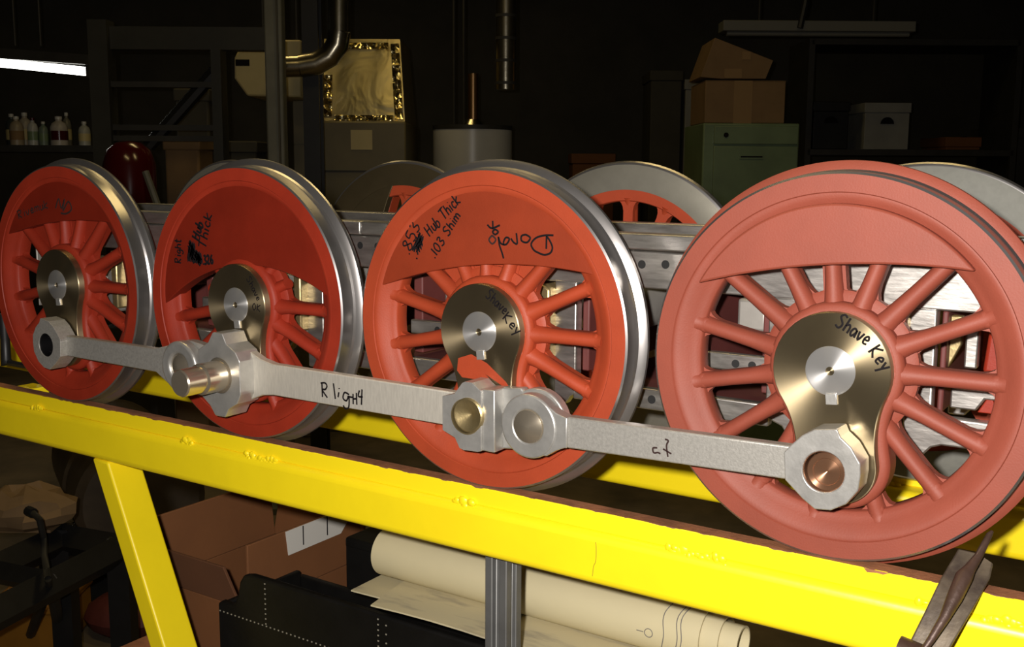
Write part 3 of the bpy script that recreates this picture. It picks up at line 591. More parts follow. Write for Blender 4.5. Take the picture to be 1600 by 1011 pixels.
# ================================================================== rusty tool at the right
MT['tool'] = pmat('brown_patinated_steel', (0.135, 0.105, 0.07), 0.5, 0.3, col2=(0.05, 0.036, 0.028), vscale=45, bump=0.3, bscale=150, rvar=0.12)
MT['tool_dark'] = pmat('dark_rusted_spike', (0.085, 0.05, 0.038), 0.45, 0.3, col2=(0.05, 0.028, 0.02), vscale=40, bump=0.3, bscale=200)
t = thing('rusty_tool', 'rusty steel tool with broad blade and tapered spike leaning on the yellow beam', 'tool', W(7.14, -0.17, -1.2))
A = [(7.142, 0.16, -0.871), (7.1, 0.0, -0.979), (7.06, -0.12, -1.118), (7.017, -0.22, -1.255), (6.97, -0.30, -1.40)]
B = [(7.312, 0.14, -0.902), (7.312, 0.07, -0.955), (7.268, -0.09, -1.07), (7.20, -0.2, -1.237), (7.14, -0.28, -1.39)]
CR = Vector((8.094, -5.338, 1.020)); nearer = lambda p_: tuple(Vector(p_) + (CR - Vector(p_)).normalized() * 0.09)
A2 = (7.142, 0.165, -0.868); B2 = (7.235, 0.165, -0.872)
mb = MB(); o3 = (7.14, -0.17, -1.2); nrm = Vector((0.15, -0.75, 0.62)).normalized() * -0.035
rows = [[A2, B2], [(7.135, 0.14, -0.89), B[0]]] + [[A[i], B[i]] for i in range(1, 5)]
vs = []
for a, b_ in rows:
    for p_ in (a, tuple((Vector(a) + Vector(b_)) / 2), b_):
        vs.append(Vector(nearer(p_)) - Vector(o3))
b0 = mb.add(vs); b1 = mb.add([v + nrm for v in vs]); nr = len(rows)
for i in range(nr - 1):
    for j in range(2):
        q = [i * 3 + j, i * 3 + j + 1, (i + 1) * 3 + j + 1, (i + 1) * 3 + j]
        mb.face([b0 + k_ for k_ in q]); mb.face([b1 + k_ for k_ in q[::-1]])
    for j in (0, 2): mb.face([b0 + i * 3 + j, b0 + (i + 1) * 3 + j, b1 + (i + 1) * 3 + j, b1 + i * 3 + j])
for j in range(2):
    mb.face([b0 + j, b0 + j + 1, b1 + j + 1, b1 + j]); e_ = (nr - 1) * 3; mb.face([b0 + e_ + j, b0 + e_ + j + 1, b1 + e_ + j + 1, b1 + e_ + j])
mb.build('blade', 'tool', t, bevel=0.008)
SPK = [(7.291, 0.17, -0.752), (7.283, 0.15, -0.765), (7.254, 0.07, -0.855), (7.228, 0.0, -0.905), (7.212, -0.04, -0.935), (7.19, -0.12, -1.02), (7.165, -0.20, -1.10), (7.125, -0.27, -1.19), (7.085, -0.32, -1.27)]
MB().tube([Vector(nearer(p_)) - Vector(o3) for p_ in SPK], [0.008, 0.015, 0.020, 0.028, 0.040, 0.036, 0.024, 0.018, 0.014], 12, upv=(0, -1, 0.6)).build('spike', 'tool_dark', t, smooth=50)
MB().tube([Vector(nearer((6.975, -0.27, -1.285))) - Vector(o3), Vector(nearer((7.165, -0.27, -1.32))) - Vector(o3)], 0.075, 20, upv=(0, -1, 0)).build('rolled_eye', 'tool_dark', t, smooth=50)

# ================================================================== things on the lower shelf
MT['leather'] = pmat('black_leatherette', (0.008, 0.0075, 0.007), 0.5, var=0.3, vscale=30, bump=0.15, bscale=300, spec=0.15)
MT['thread'] = pmat('pale_stitching', (0.28, 0.26, 0.2), 0.8)
MT['board'] = pmat('brown_cardboard', (0.19, 0.072, 0.022), 0.8, var=0.12, vscale=14, bump=0.1, bscale=120)
MT['board_shade'] = pmat('shaded_brown_cardboard', (0.12, 0.045, 0.016), 0.85, var=0.12, vscale=14)  # front flap only: shade from its tilt put into a darker brown
MT['paper'] = pmat('cream_drawing_paper', (0.60, 0.53, 0.33), 0.7, var=0.06, vscale=10)
m = pmat('smudged_drawing_paper', (0.58, 0.51, 0.32), 0.7, col2=(0.34, 0.30, 0.22), vscale=11, stretch=(1, 5, 1)); MT['sheet'] = m
m.node_tree.nodes['Color Ramp'].color_ramp.elements[0].position = 0.3; m.node_tree.nodes['Color Ramp'].color_ramp.elements[1].position = 0.46
MT['white'] = pmat('white_paper_label', (0.62, 0.60, 0.55), 0.7)
MT['greyink'] = pmat('grey_print_ink', (0.16, 0.15, 0.14), 0.8)
FZ = -3.70
t = thing('document_case', 'open black leatherette case with pale stitching holding drawings, below the beam', 'case', W(4.0, 1.2, FZ))
def lp(p): return (p[0] - 4.0, p[1] - 1.2, p[2] - FZ)
poly = [(1.16, FZ), (1.16, -2.74), (1.20, -2.715), (1.30, -2.72), (1.37, -2.70), (1.41, -2.62), (1.44, -2.49), (1.49, -2.415), (1.58, -2.395), (6.9, -2.385), (6.9, FZ)]
MB().prism([(x - 4, z - FZ) for x, z in poly], 0.55 - 1.2, 0.62 - 1.2).build('front_panel', 'leather', t, bevel=0.02, seg=3)
MB().prism([(x - 4, z - FZ) for x, z in [(1.16, FZ), (1.16, -2.8), (6.9, -2.8), (6.9, FZ)]], 1.50 - 1.2, 1.57 - 1.2).build('back_panel', 'leather', t, bevel=0.02)
MB().box(1.16 - 4, 1.22 - 4, 0.62 - 1.2, 1.50 - 1.2, 0, -2.74 - FZ).build('side_panel', 'leather', t, bevel=0.02)
MB().box(6.84 - 4, 6.9 - 4, 0.62 - 1.2, 1.50 - 1.2, 0, -2.40 - FZ).build('side_panel', 'leather', t, bevel=0.02)
MB().box(1.22 - 4, 6.84 - 4, 0.62 - 1.2, 1.50 - 1.2, 0, 0.06).build('bottom_panel', 'leather', t)
mb = MB()
def stitch(x0, z0, x1, z1, n):
    for q in range(n):
        u = q / (n - 1); mb.box(x0 + (x1 - x0) * u - 4 - 0.006, x0 + (x1 - x0) * u - 4 + 0.006, 0.545 - 1.2, 0.552 - 1.2, z0 + (z1 - z0) * u - FZ - 0.005, z0 + (z1 - z0) * u - FZ + 0.005)
stitch(1.19, -2.80, 6.8, -2.80, 120); stitch(1.75, -2.43, 1.75, -2.78, 9); stitch(2.98, -2.43, 2.98, -2.78, 9); stitch(3.06, -2.46, 3.06, -2.75, 5)
o = mb.build('stitching', 'thread', t, smooth=0); o['kind'] = 'stuff'
t = thing('black_case', 'plain black case standing behind the drawings under the yellow beam', 'case', W(2.35, 1.85, FZ))
MB().box(-0.72, 0.75, -0.2, 0.35, 0, 1.30).build('body', 'leather', t, bevel=0.03, seg=3)
MB().box(-0.722, 0.752, -0.202, 0.352, 1.22, 1.325).build('lid', 'leather', t, bevel=0.03, seg=3)
# drawings
def sheet(name, pts, z, label, loc):
    mb = MB(); th = 0.012
    nx, ny = 12, 6; g = {}
    for k_, dz in ((0, 0), (1, -th)):
        for i in range(nx + 1):
            for j in range(ny + 1):
                u, v = i / nx, j / ny
                x = (pts[0][0] * (1 - u) + pts[1][0] * u) * (1 - v) + (pts[3][0] * (1 - u) + pts[2][0] * u) * v
                y = (pts[0][1] * (1 - u) + pts[1][1] * u) * (1 - v) + (pts[3][1] * (1 - u) + pts[2][1] * u) * v
                zz = 0.025 * math.sin(3.1 * u + 1) * (1 - v) + 0.012 * math.sin(9 * u) * (1 - v)
                g[k_, i, j] = len(mb.v); mb.v.append((x - loc[0], y - loc[1], z + zz + dz - loc[2]))
    for i in range(nx):
        for j in range(ny):
            mb.face([g[0, i, j], g[0, i + 1, j], g[0, i + 1, j + 1], g[0, i, j + 1]]); mb.face([g[1, i, j + 1], g[1, i + 1, j + 1], g[1, i + 1, j], g[1, i, j]])
    for i in range(nx):
        for j, r in ((0, 1), (ny, 0)): q = [g[0, i, j], g[1, i, j], g[1, i + 1, j], g[0, i + 1, j]]; mb.face(q)
    for j in range(ny):
        for i in (0, nx): mb.face([g[0, i, j], g[0, i, j + 1], g[1, i, j + 1], g[1, i, j]])
    o = mb.build(name, 'sheet', None, loc=W(*loc)); tag(o, label, 'paper'); return o
sheet('drawing_sheet', [(2.95, 0.50), (6.3, 0.56), (6.3, 1.45), (2.75, 1.45)], -2.325, 'smudged cream drawing sheet lying on the black case under the paper roll', (4.5, 1.0, -2.33))
sheet('drawing_sheet', [(2.55, 0.72), (5.9, 0.66), (5.9, 1.47), (2.50, 1.49)], -2.375, 'lower cream drawing sheet sticking out at the left end of the case', (4.5, 1.0, -2.36))
# the roll: outer wrap, inner scroll, ends
t = thing('paper_roll', 'long rolled-up cream drawing lying under the yellow beam', 'paper roll', W(4.1, 1.08, -2.32))
RC = 0.20
def xl(prof, n=48, mat='paper', name='wrap'):   # lathe round X
    mb = MB().lathe(prof, n); mb.v = [(y, x, z + RC) for x, y, z in mb.v]
    return mb.build(name, mat, t, smooth=50)
xl([(0.195, -1.48), (0.195, 1.36), (0.180, 1.36), (0.180, -1.48)], name='outer_wrap')
xl([(0.155, -1.46), (0.160, 1.48), (0.146, 1.48), (0.142, -1.46)], name='inner_wrap')
xl([(0.120, -1.44), (0.125, 1.60), (0.112, 1.60), (0.106, -1.44)], name='core_wrap')
MB().tube([(-1.48, -0.10, 0.36), (-1.0, -0.11, 0.35), (0.5, -0.09, 0.365), (1.36, -0.10, 0.36)], 0.006, 5, upv=(0, 0, 1)).build('free_edge', 'paper', t)
mb = MB()
for xx, a0, a1 in ((1.10, 60, 250), (1.20, 60, 250), (1.23, 90, 240)):
    mb.tube([(xx + (0.012 * math.sin(a_ * 0.08)), 0.196 * math.cos(math.radians(a_)), 0.196 * math.sin(math.radians(a_)) + RC) for a_ in range(a0, a1, 8)], 0.0035, 5, upv=(1, 0, 0))
cx = 1.0
mb.tube([(cx + 0.03 * math.cos(q), -math.sqrt(0.197 ** 2 - (0.03 * math.sin(q)) ** 2), RC + 0.03 * math.sin(q)) for q in [i * PI / 8 for i in range(17)]], 0.003, 5, upv=(0, 1, 0))
mb.tube([(cx - 0.09, -0.197, RC), (cx - 0.04, -0.197, RC)], 0.003, 5, upv=(0, 1, 0))
mb.build('printed_lines', 'greyink', t)
# cardboard box
t = thing('cardboard_box', 'open brown cardboard box with white label on its side, below the yellow leg', 'box', W(0.37, 1.8, FZ))
def cb(name, pts, mat='board'): MB().hexa([(x - 0.37, y - 1.8, z - FZ) for x, y, z in pts]).build(name, mat, t, bevel=0.006)
def wall(name, x0, x1, y0, y1, z0, z1, mat='board'): cb(name, [(x0, y0, z0), (x1, y0, z0), (x1, y1, z0), (x0, y1, z0), (x0, y0, z1), (x1, y0, z1), (x1, y1, z1), (x0, y1, z1)], mat)
wall('front_wall', -0.27, 1.02, 1.0, 1.03, FZ, -3.0); wall('back_wall', -0.27, 1.02, 2.57, 2.60, FZ, -3.0)
wall('side_wall', -0.27, -0.24, 1.03, 2.57, FZ, -3.0); wall('side_wall', 0.99, 1.02, 1.03, 2.57, FZ, -3.0); wall('bottom', -0.24, 0.99, 1.03, 2.57, FZ, FZ + 0.03)
cb('flap', [(-0.27, 1.0, -2.995), (0.93, 1.0, -2.995), (0.93, 1.03, -2.995), (-0.27, 1.03, -2.995), (-0.22, 0.93, -2.62), (0.80, 0.93, -2.62), (0.80, 0.96, -2.62), (-0.22, 0.96, -2.62)], 'board_shade')
cb('flap', [(0.99, 1.03, -2.995), (1.02, 1.03, -2.995), (1.02, 2.57, -2.995), (0.99, 2.57, -2.995), (0.99, 1.03, -2.40), (1.02, 1.03, -2.40), (1.02, 2.54, -2.40), (0.99, 2.54, -2.40)])
cb('flap', [(-0.27, 1.03, -2.995), (-0.24, 1.03, -2.995), (-0.24, 2.57, -2.995), (-0.27, 2.57, -2.995), (-0.30, 1.05, -2.38), (-0.27, 1.05, -2.38), (-0.27, 2.54, -2.38), (-0.30, 2.54, -2.38)])
cb('flap', [(-0.27, 2.57, -2.995), (1.02, 2.57, -2.995), (1.02, 2.60, -2.995), (-0.27, 2.60, -2.995), (-0.24, 2.66, -2.5), (0.99, 2.66, -2.5), (0.99, 2.69, -2.5), (-0.24, 2.69, -2.5)])
o = MB().hexa([(x - 0.37, y - 1.8, z - FZ) for x, y, z in [(1.02, 1.53, -2.645), (1.028, 1.53, -2.645), (1.028, 2.25, -2.64), (1.02, 2.25, -2.64), (1.02, 1.50, -2.405), (1.028, 1.50, -2.405), (1.028, 2.5, -2.40), (1.02, 2.5, -2.40)]]).build('label_sheet', 'white', t); o['label'] = 'white paper label with two black lines'
mb = MB()
for yy in (1.72, 2.05): mb.box(1.0275 - 0.37, 1.031 - 0.37, yy - 1.8, yy + 0.012 - 1.8, -2.60 - FZ, -2.41 - FZ)
mb.build('label_lines', 'ink', t)

# ================================================================== THE SHOP ROOM
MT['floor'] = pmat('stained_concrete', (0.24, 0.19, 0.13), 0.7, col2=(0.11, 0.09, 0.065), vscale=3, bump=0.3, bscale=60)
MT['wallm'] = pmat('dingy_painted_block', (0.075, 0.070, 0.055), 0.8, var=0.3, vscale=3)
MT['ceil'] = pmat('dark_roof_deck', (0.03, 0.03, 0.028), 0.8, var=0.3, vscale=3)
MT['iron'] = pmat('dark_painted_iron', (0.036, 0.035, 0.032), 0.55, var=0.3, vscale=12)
MT['cream'] = pmat('cream_enamel', (0.62, 0.52, 0.25), 0.5, var=0.1, vscale=8)
MT['postgrey'] = pmat('grey_painted_column', (0.15, 0.15, 0.12), 0.5, var=0.25, vscale=10)
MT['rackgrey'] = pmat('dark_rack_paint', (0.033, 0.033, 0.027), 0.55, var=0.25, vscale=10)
MT['olive'] = pmat('tan_furnace_enamel', (0.20, 0.17, 0.09), 0.5, var=0.2, vscale=5)
MT['tank'] = pmat('grey_white_enamel', (0.62, 0.62, 0.60), 0.3, var=0.08, vscale=6)
MT['green'] = pmat('green_office_enamel', (0.20, 0.28, 0.16), 0.35, var=0.2, vscale=6)
MT['carton'] = pmat('tan_carton', (0.26, 0.16, 0.075), 0.8, var=0.15, vscale=9)
MT['tape'] = pmat('shiny_packing_tape', (0.34, 0.22, 0.11), 0.15, 0.0, bump=0.5, bscale=40, spec=0.9)
MT['galv'] = pmat('galvanised_duct', (0.60, 0.55, 0.42), 0.25, 1.0, var=0.2, vscale=20, bump=0.2, bscale=60)
MT['redgloss'] = pmat('glossy_dark_red', (0.06, 0.003, 0.003), 0.18, spec=0.6)
MT['fixture'] = pmat('dull_white_fixture', (0.16, 0.16, 0.14), 0.5)
MT['copper'] = pmat('tarnished_copper', (0.50, 0.30, 0.14), 0.35, 1.0)
m, N, L, b = newmat('lit_tube'); MT['lit'] = m
b.inputs['Emission Color'].default_value = (1.0, 0.98, 0.90, 1); b.inputs['Emission Strength'].default_value = 6.0
m, N, L, b = newmat('crinkled_foil'); MT['foil'] = m
b.inputs['Metallic'].default_value = 1.0; b.inputs['Base Color'].default_value = (0.80, 0.68, 0.36, 1); b.inputs['Roughness'].default_value = 0.33  # yellow base: partly aged foil, partly the warm lamps' reflection in the colour
tc = N.new('ShaderNodeTexCoord'); n1 = N.new('ShaderNodeTexNoise'); n1.inputs['Scale'].default_value = 5; n1.inputs['Detail'].default_value = 3; n1.inputs['Distortion'].default_value = 0.8
bp = N.new('ShaderNodeBump'); bp.inputs['Strength'].default_value = 0.6; bp.inputs['Distance'].default_value = 0.02
L.new(tc.outputs['Object'], n1.inputs['Vector']); L.new(n1.outputs['Fac'], bp.inputs['Height']); L.new(bp.outputs[0], b.inputs['Normal'])
m, N, L, b = newmat('crumpled_foil_tape'); MT['foiltape'] = m
b.inputs['Metallic'].default_value = 1.0; b.inputs['Base Color'].default_value = (0.92, 0.80, 0.44, 1); b.inputs['Roughness'].default_value = 0.22  # tape yellowed likewise, by age and by warm reflection put into the colour
tc = N.new('ShaderNodeTexCoord'); n1 = N.new('ShaderNodeTexVoronoi'); n1.inputs['Scale'].default_value = 28
bp = N.new('ShaderNodeBump'); bp.inputs['Strength'].default_value = 1.0; bp.inputs['Distance'].default_value = 0.03
L.new(tc.outputs['Object'], n1.inputs['Vector']); L.new(n1.outputs['Distance'], bp.inputs['Height']); L.new(bp.outputs[0], b.inputs['Normal'])

def rbox(name, u0, u1, v0, v1, z0, z1, mat):
    c = room((u0 + u1) / 2, (v0 + v1) / 2, 0)
    return MB().box(-(u1 - u0) / 2, (u1 - u0) / 2, -(v1 - v0) / 2, (v1 - v0) / 2, z0, z1).build(name, mat, None, scale=1, loc=c, rot=(0, 0, RZ))
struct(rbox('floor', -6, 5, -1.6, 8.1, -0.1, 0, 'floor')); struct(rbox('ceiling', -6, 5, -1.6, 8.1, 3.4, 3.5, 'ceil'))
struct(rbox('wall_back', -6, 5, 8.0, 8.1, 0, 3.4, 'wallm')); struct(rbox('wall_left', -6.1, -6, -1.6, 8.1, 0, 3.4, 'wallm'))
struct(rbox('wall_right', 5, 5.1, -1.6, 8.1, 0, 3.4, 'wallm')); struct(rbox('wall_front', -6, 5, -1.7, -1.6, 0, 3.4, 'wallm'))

def rthing(name, label, cat, u, v, z, group=None, rz=0.0): return thing(name, label, cat, room(u, v, z), (0, 0, RZ + rz), group)
def lb(parent, name, x0, x1, y0, y1, z0, z1, mat, bevel=0.0): return MB().box(x0, x1, y0, y1, z0, z1).build(name, mat, parent, scale=1, bevel=bevel)

# fluorescent lamp at the left, lit
v = 4.8; (ua, za), (ub, zb) = ruz(-60, 92, v), ruz(138, 112, v + 0.0)
t = rthing('tube_lamp', 'lit white fluorescent tube at the far upper left', 'lamp', ua, v, za)
dx, dz = ub - ua, zb - za
mb = MB(); mb.tube([(0, 0, 0), (dx, 0, dz)], 0.019, 16, upv=(0, 1, 0)); mb.build('tube', 'lit', t, scale=1, smooth=50)
mb = MB(); mb.hexa([(-0.3, -0.03, 0.03), (dx + 0.02, -0.03, dz + 0.028), (dx + 0.02, 0.06, dz + 0.028), (-0.3, 0.06, 0.03), (-0.3, -0.03, 0.075), (dx + 0.02, -0.03, dz + 0.07), (dx + 0.02, 0.06, dz + 0.07), (-0.3, 0.06, 0.075)]); mb.build('housing', 'iron', t, scale=1)
mb = MB(); mb.box(dx - 0.004, dx + 0.02, -0.02, 0.05, dz - 0.028, dz + 0.03); mb.build('end_cap', 'iron', t, scale=1)
for px in (60, 20):
    u, z = ruz(px, 60, v); mb = MB(); mb.tube([(u - ua, 0.02, 0.06), (u - ua, 0.02, 3.4 - za)], 0.004, 5, upv=(0, 1, 0)); mb.build('hanger', 'iron', t, scale=1)

# shelf with bottles at the far left
v = 6.2; u0, zs = ruz(-60, 226, v); u1, _ = ruz(165, 226, v)
t = rthing('shelf_unit', 'dark wooden shelf at the far left holding a row of bottles', 'shelf', (u0 + u1) / 2, v + 0.15, 0)
hw = (u1 - u0) / 2
lb(t, 'shelf_board', -hw, hw, -0.16, 0.16, zs - 0.04, zs, 'iron'); lb(t, 'shelf_board', -hw, hw, -0.16, 0.16, zs - 0.55, zs - 0.51, 'iron')
for sx in (-1, 1): lb(t, 'side_panel', hw * sx - 0.02, hw * sx + 0.02, -0.16, 0.16, 0, zs, 'iron')
BT = [('dark', 8, 26, 178, (0.05, 0.06, 0.06)), ('white', 27, 48, 176, (0.42, 0.38, 0.32)), ('cream', 14, 35, 182, (0.36, 0.30, 0.22)), ('white and blue', 42, 58, 184, (0.48, 0.50, 0.50)), ('green', 60, 74, 190, (0.18, 0.24, 0.20)), ('white and red', 78, 104, 182, (0.50, 0.46, 0.42)), ('grey', 96, 110, 176, (0.20, 0.19, 0.15)), ('white', 122, 140, 190, (0.45, 0.46, 0.42))]
BL = ['dark small bottle at the left end of the bottle shelf', 'white jug with pale cap, third from the left on the bottle shelf', 'cream bottle second from the left on the bottle shelf', 'white and blue bottle with red cap, fourth from left on the shelf', 'greenish short bottle in the middle of the bottle shelf', 'wide white bottle with red label, towards the right of the shelf', 'tall grey bottle just behind the wide white one on the shelf', 'white jug standing apart at the right end of the bottle shelf']
for k, (nm, x0, x1, yt, colr) in enumerate(BT):
    MT['bottle%d' % k] = pmat('bottle_plastic', colr, 0.35, var=0.25, vscale=20)
    vv = v + 0.05 + (0.17 if k in (0, 1, 6) else 0); ul, zt = ruz(x0, yt, vv); ur, _ = ruz(x1, yt, vv); h = zt - zs; rr = min((ur - ul) / 2, 0.055)
    t = rthing('bottle', BL[k], 'bottle', (ul + ur) / 2, vv, zs, 'bottles on the far left shelf')
    mb = MB(); pr = [(0.0, 0), (rr, 0), (rr, h * 0.62), (rr * 0.8, h * 0.76), (rr * 0.38, h * 0.84), (rr * 0.38, h * 0.9), (0, h * 0.9)]
    mb.lathe(pr, 20); mb.v = [(x, z, y) for x, y, z in mb.v]; mb.build('body', 'bottle%d' % k, t, scale=1)
    MB().vcyl((0, 0), rr * 0.42, h * 0.9, h, 14).build('cap', 'redgloss' if k in (3,) else 'tank', t, scale=1)
    MB().vcyl((0, 0), rr * 1.02, h * 0.18, h * 0.5, 20).build('paper_label', {5: 'redgloss', 3: 'green', 4: 'green', 2: 'carton'}.get(k, 'cream'), t, scale=1)

# rack frame: column, sloping top beam, brace
v = 3.9; u0, zt = ruz(135, 30, v); u1, _ = ruz(165, 30, v)
t = rthing('storage_rack', 'dark iron storage rack with sloping brace behind the left wheels', 'rack', (u0 + u1) / 2, v, 0)
uu = (u0 + u1) / 2; w_ = (u1 - u0) / 2
lb(t, 'upright', -w_, w_, 0, 0.08, 0, zt, 'rackgrey')
ue, ze = ruz(412, 55, v)
lb(t, 'top_beam', -w_, ue - uu, 0.03, 0.10, zt - 0.10, zt - 0.02, 'rackgrey')
um, _ = ruz(343, 55, v); lb(t, 'upright', um - uu - 0.035, um - uu, 0.0, 0.08, 0, zt - 0.10, 'rackgrey')
a, za = ruz(225, 228, v); b_, zb2 = ruz(330, 110, v)
MB().tube([(a - uu, 0.05, za), (b_ - uu, 0.05, zb2)], 0.025, 8).build('brace', 'iron_black', t, scale=1)
for py in (127, 195, 212): _, z = ruz(300, py, v); lb(t, 'shelf_beam', w_, um - uu - 0.035, 0.02, 0.06, z - 0.02, z, 'iron')
# cartons and stock on the rack
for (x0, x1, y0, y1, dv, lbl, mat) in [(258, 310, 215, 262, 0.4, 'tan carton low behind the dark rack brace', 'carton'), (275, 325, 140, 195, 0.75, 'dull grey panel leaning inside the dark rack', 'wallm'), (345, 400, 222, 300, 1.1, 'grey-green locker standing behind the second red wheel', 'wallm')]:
    ul, zl = ruz(x0, y1, v + dv); ur, zt2 = ruz(x1, y0, v + dv)
    t = rthing('carton' if mat == 'carton' else 'storage_box', lbl, 'box', (ul + ur) / 2, v + dv + 0.1, 0)
    lb(t, 'body', -(ur - ul) / 2, (ur - ul) / 2, -0.1, 0.1, 0, zt2, mat, 0.01); lb(t, 'lid', -(ur - ul) / 2 - 0.006, (ur - ul) / 2 + 0.006, -0.106, 0.106, zt2 - 0.05, zt2 + 0.004, mat, 0.006)
# red domed tank
v = 3.6; uc, zc = ruz(202, 258, v)
t = rthing('red_tank', 'glossy dark red domed tank between the two left red wheels', 'tank', uc, v, 0)
mb = MB(); rr = 0.085
mb.lathe([(0, zc + 0.08), (0.04, zc + 0.074), (0.07, zc + 0.05), (rr, zc), (rr, zc - 0.5), (0.05, zc - 0.55), (0, zc - 0.55)], 32); mb.v = [(x, z, y) for x, y, z in mb.v]; mb.build('shell', 'redgloss', t, scale=1, smooth=60)
lb(t, 'base', -0.09, 0.09, -0.09, 0.09, 0, zc - 0.54, 'iron'); MB().tube([(0.07, -0.05, zc - 0.02), (0.15, -0.07, zc - 0.25), (0.2, -0.05, zc - 0.42)], 0.012, 8, upv=(0, 1, 0)).build('hose', 'postgrey', t, scale=1)

# grey column with the cream unit heater behind it
v = 3.6; u0, _ = ruz(415, 40, v); u1, _ = ruz(443, 40, v)
t = rthing('steel_column', 'grey square steel column in front of the cream heater', 'column', (u0 + u1) / 2, v, 0)
w_ = (u1 - u0) / 2; lb(t, 'shaft', -w_, w_, -w_, w_, 0.02, 3.38, 'postgrey', 0.006); lb(t, 'base_plate', -w_ * 2, w_ * 2, -w_ * 2, w_ * 2, 0, 0.02, 'postgrey'); lb(t, 'cap_plate', -w_ * 2, w_ * 2, -w_ * 2, w_ * 2, 3.38, 3.4, 'postgrey')
lb(t, 'conduit', w_ * 0.4, w_ * 0.6, -w_ - 0.008, -w_, 0.5, 3.2, 'wallm')
v = 4.4; P = lambda px, py: ruz(px, py, v)
u0, z0 = P(366, 77); u1, z1 = P(475, 150)
t = rthing('unit_heater', 'cream hanging heater box with sloped lower corner and black nameplate', 'heater', u0, v, z1)
pts = [P(q[0], q[1]) for q in [(372, 78), (366, 90), (366, 122), (386, 150), (470, 152), (470, 62), (400, 62), (385, 78)]]
mb = MB(); mb.prism([(a - u0, b - z1) for a, b in pts], 0, 0.35); mb.build('casing', 'cream', t, scale=1, bevel=0.008)
a, b = P(368, 93); a2, b2 = P(390, 103); lb(t, 'nameplate', a - u0, a2 - u0, -0.003, 0.01, b2 - z1, b - z1, 'ink')
for xx in (0.08, 0.22): MB().tube([(xx, 0.17, 0.2), (xx, 0.17, 3.4 - z1)], 0.006, 6, upv=(0, 1, 0)).build('hanger_rod', 'iron', t, scale=1)
a, b = P(441, 152); a2, b2 = P(476, 305)
t = rthing('panel_cabinet', 'narrow dull cream cabinet under the heater, right of the grey column', 'cabinet', (a + a2) / 2, 4.6, 0)
w_ = (a2 - a) / 2; lb(t, 'body', -w_, w_, 0, 0.3, 0, b, 'olive', 0.005); _, bz = P(458, 224); lb(t, 'door', -w_ + 0.005, w_ - 0.005, -0.012, 0, 0.1, bz - 0.005, 'olive'); lb(t, 'door', -w_ + 0.005, w_ - 0.005, -0.012, 0, bz + 0.002, b - 0.01, 'olive')
a, b = P(478, 20); a2, _ = P(503, 20)
t = rthing('black_column', 'broad black column left of the foil-wrapped duct', 'column', (a + a2) / 2, 4.35, 0)
w_ = (a2 - a) / 2; lb(t, 'flange', -w_, w_, -0.05, -0.035, 0, 3.4, 'iron_black'); lb(t, 'flange', -w_, w_, 0.035, 0.05, 0, 3.4, 'iron_black'); lb(t, 'web', -0.008, 0.008, -0.035, 0.035, 0, 3.4, 'iron_black')

# furnace with foil plenum and elbow duct
v = 4.7; P = lambda px, py: ruz(px, py, v)
u0, zt = P(500, 189); u1, _ = P(634, 189); uc = (u0 + u1) / 2; hw = (u1 - u0) / 2
t = rthing('furnace', 'dull tan furnace cabinet under the shiny foil-wrapped duct', 'furnace', uc, v + 0.3, 0)
lb(t, 'body', -hw, hw, -0.3, 0.3, 0, zt, 'olive', 0.008)
a, b = P(548, 203); a2, b2 = P(582, 234); lb(t, 'faded_label', a - uc, a2 - uc, -0.303, -0.299, b2, b, 'cream')
lb(t, 'seam', -hw, hw, -0.304, -0.3, zt - 0.22, zt - 0.212, 'iron')
t = rthing('foil_plenum', 'shiny gold-glinting foil-wrapped duct box on top of the furnace', 'duct', uc, v + 0.3, zt)
a, b = P(504, 187); a2, b2 = P(632, 187); a3, b3 = P(622, 58); a4, _ = P(535, 58)
q = lambda u: u - uc
mb = MB(); mb.hexa([(q(a), -0.28, 0.001), (q(a2), -0.28, 0.001), (q(a2), 0.26, 0.001), (q(a), 0.26, 0.001), (q(a), -0.22, b3 - zt), (q(a3), -0.22, b3 - zt), (q(a3), 0.2, b3 - zt), (q(a), 0.2, b3 - zt)]); mb.build('foil_sheet', 'foil', t, scale=1)
def strip(n_, x0, z0, x1, z1, w):
    mb = MB(); L_ = 14; zz = b3 - zt; rr = random.Random(int(x0 * 999))
    dxx, dzz = x1 - x0, z1 - z0; l = math.hypot(dxx, dzz); nx, nz = -dzz / l, dxx / l
    for i in range(L_ + 1):
        f = i / L_
        for s_ in (-1, 0, 1):
            x = x0 + dxx * f + nx * w * s_; z = z0 + dzz * f + nz * w * s_; mb.v.append((x, -0.28 + 0.06 * z / zz - 0.006 - rr.uniform(0, 0.012), z))
    for i in range(L_):
        for s_ in (0, 1): k_ = i * 3 + s_; mb.face([k_, k_ + 3, k_ + 4, k_ + 1])
    o = mb.build(n_, 'foiltape', t, scale=1, smooth=0); sd = o.modifiers.new('thick', 'SOLIDIFY'); sd.thickness = 0.003
strip('foil_tape', q(a) + 0.02, 0.02, q(a) + 0.02, 0.20, 0.018); strip('foil_tape', q(a2) - 0.025, 0.01, q(a3) - 0.022, b3 - zt - 0.02, 0.018); strip('foil_tape', q(a) + 0.05, 0.015, q(a2) - 0.05, 0.015, 0.012); strip('foil_tape', q(a4) - 0.0, b3 - zt - 0.03, q(a3) - 0.05, b3 - zt - 0.03, 0.014)
v2 = 4.25; pe = [ruz(*p_, v2) for p_ in [(440, 104), (470, 103), (495, 99), (515, 88), (527, 70), (530, 50), (530, 20), (530, -60)]]
t = rthing('elbow_duct', 'shiny round metal elbow duct bending upward from the heater', 'duct', pe[0][0], v2, pe[0][1])
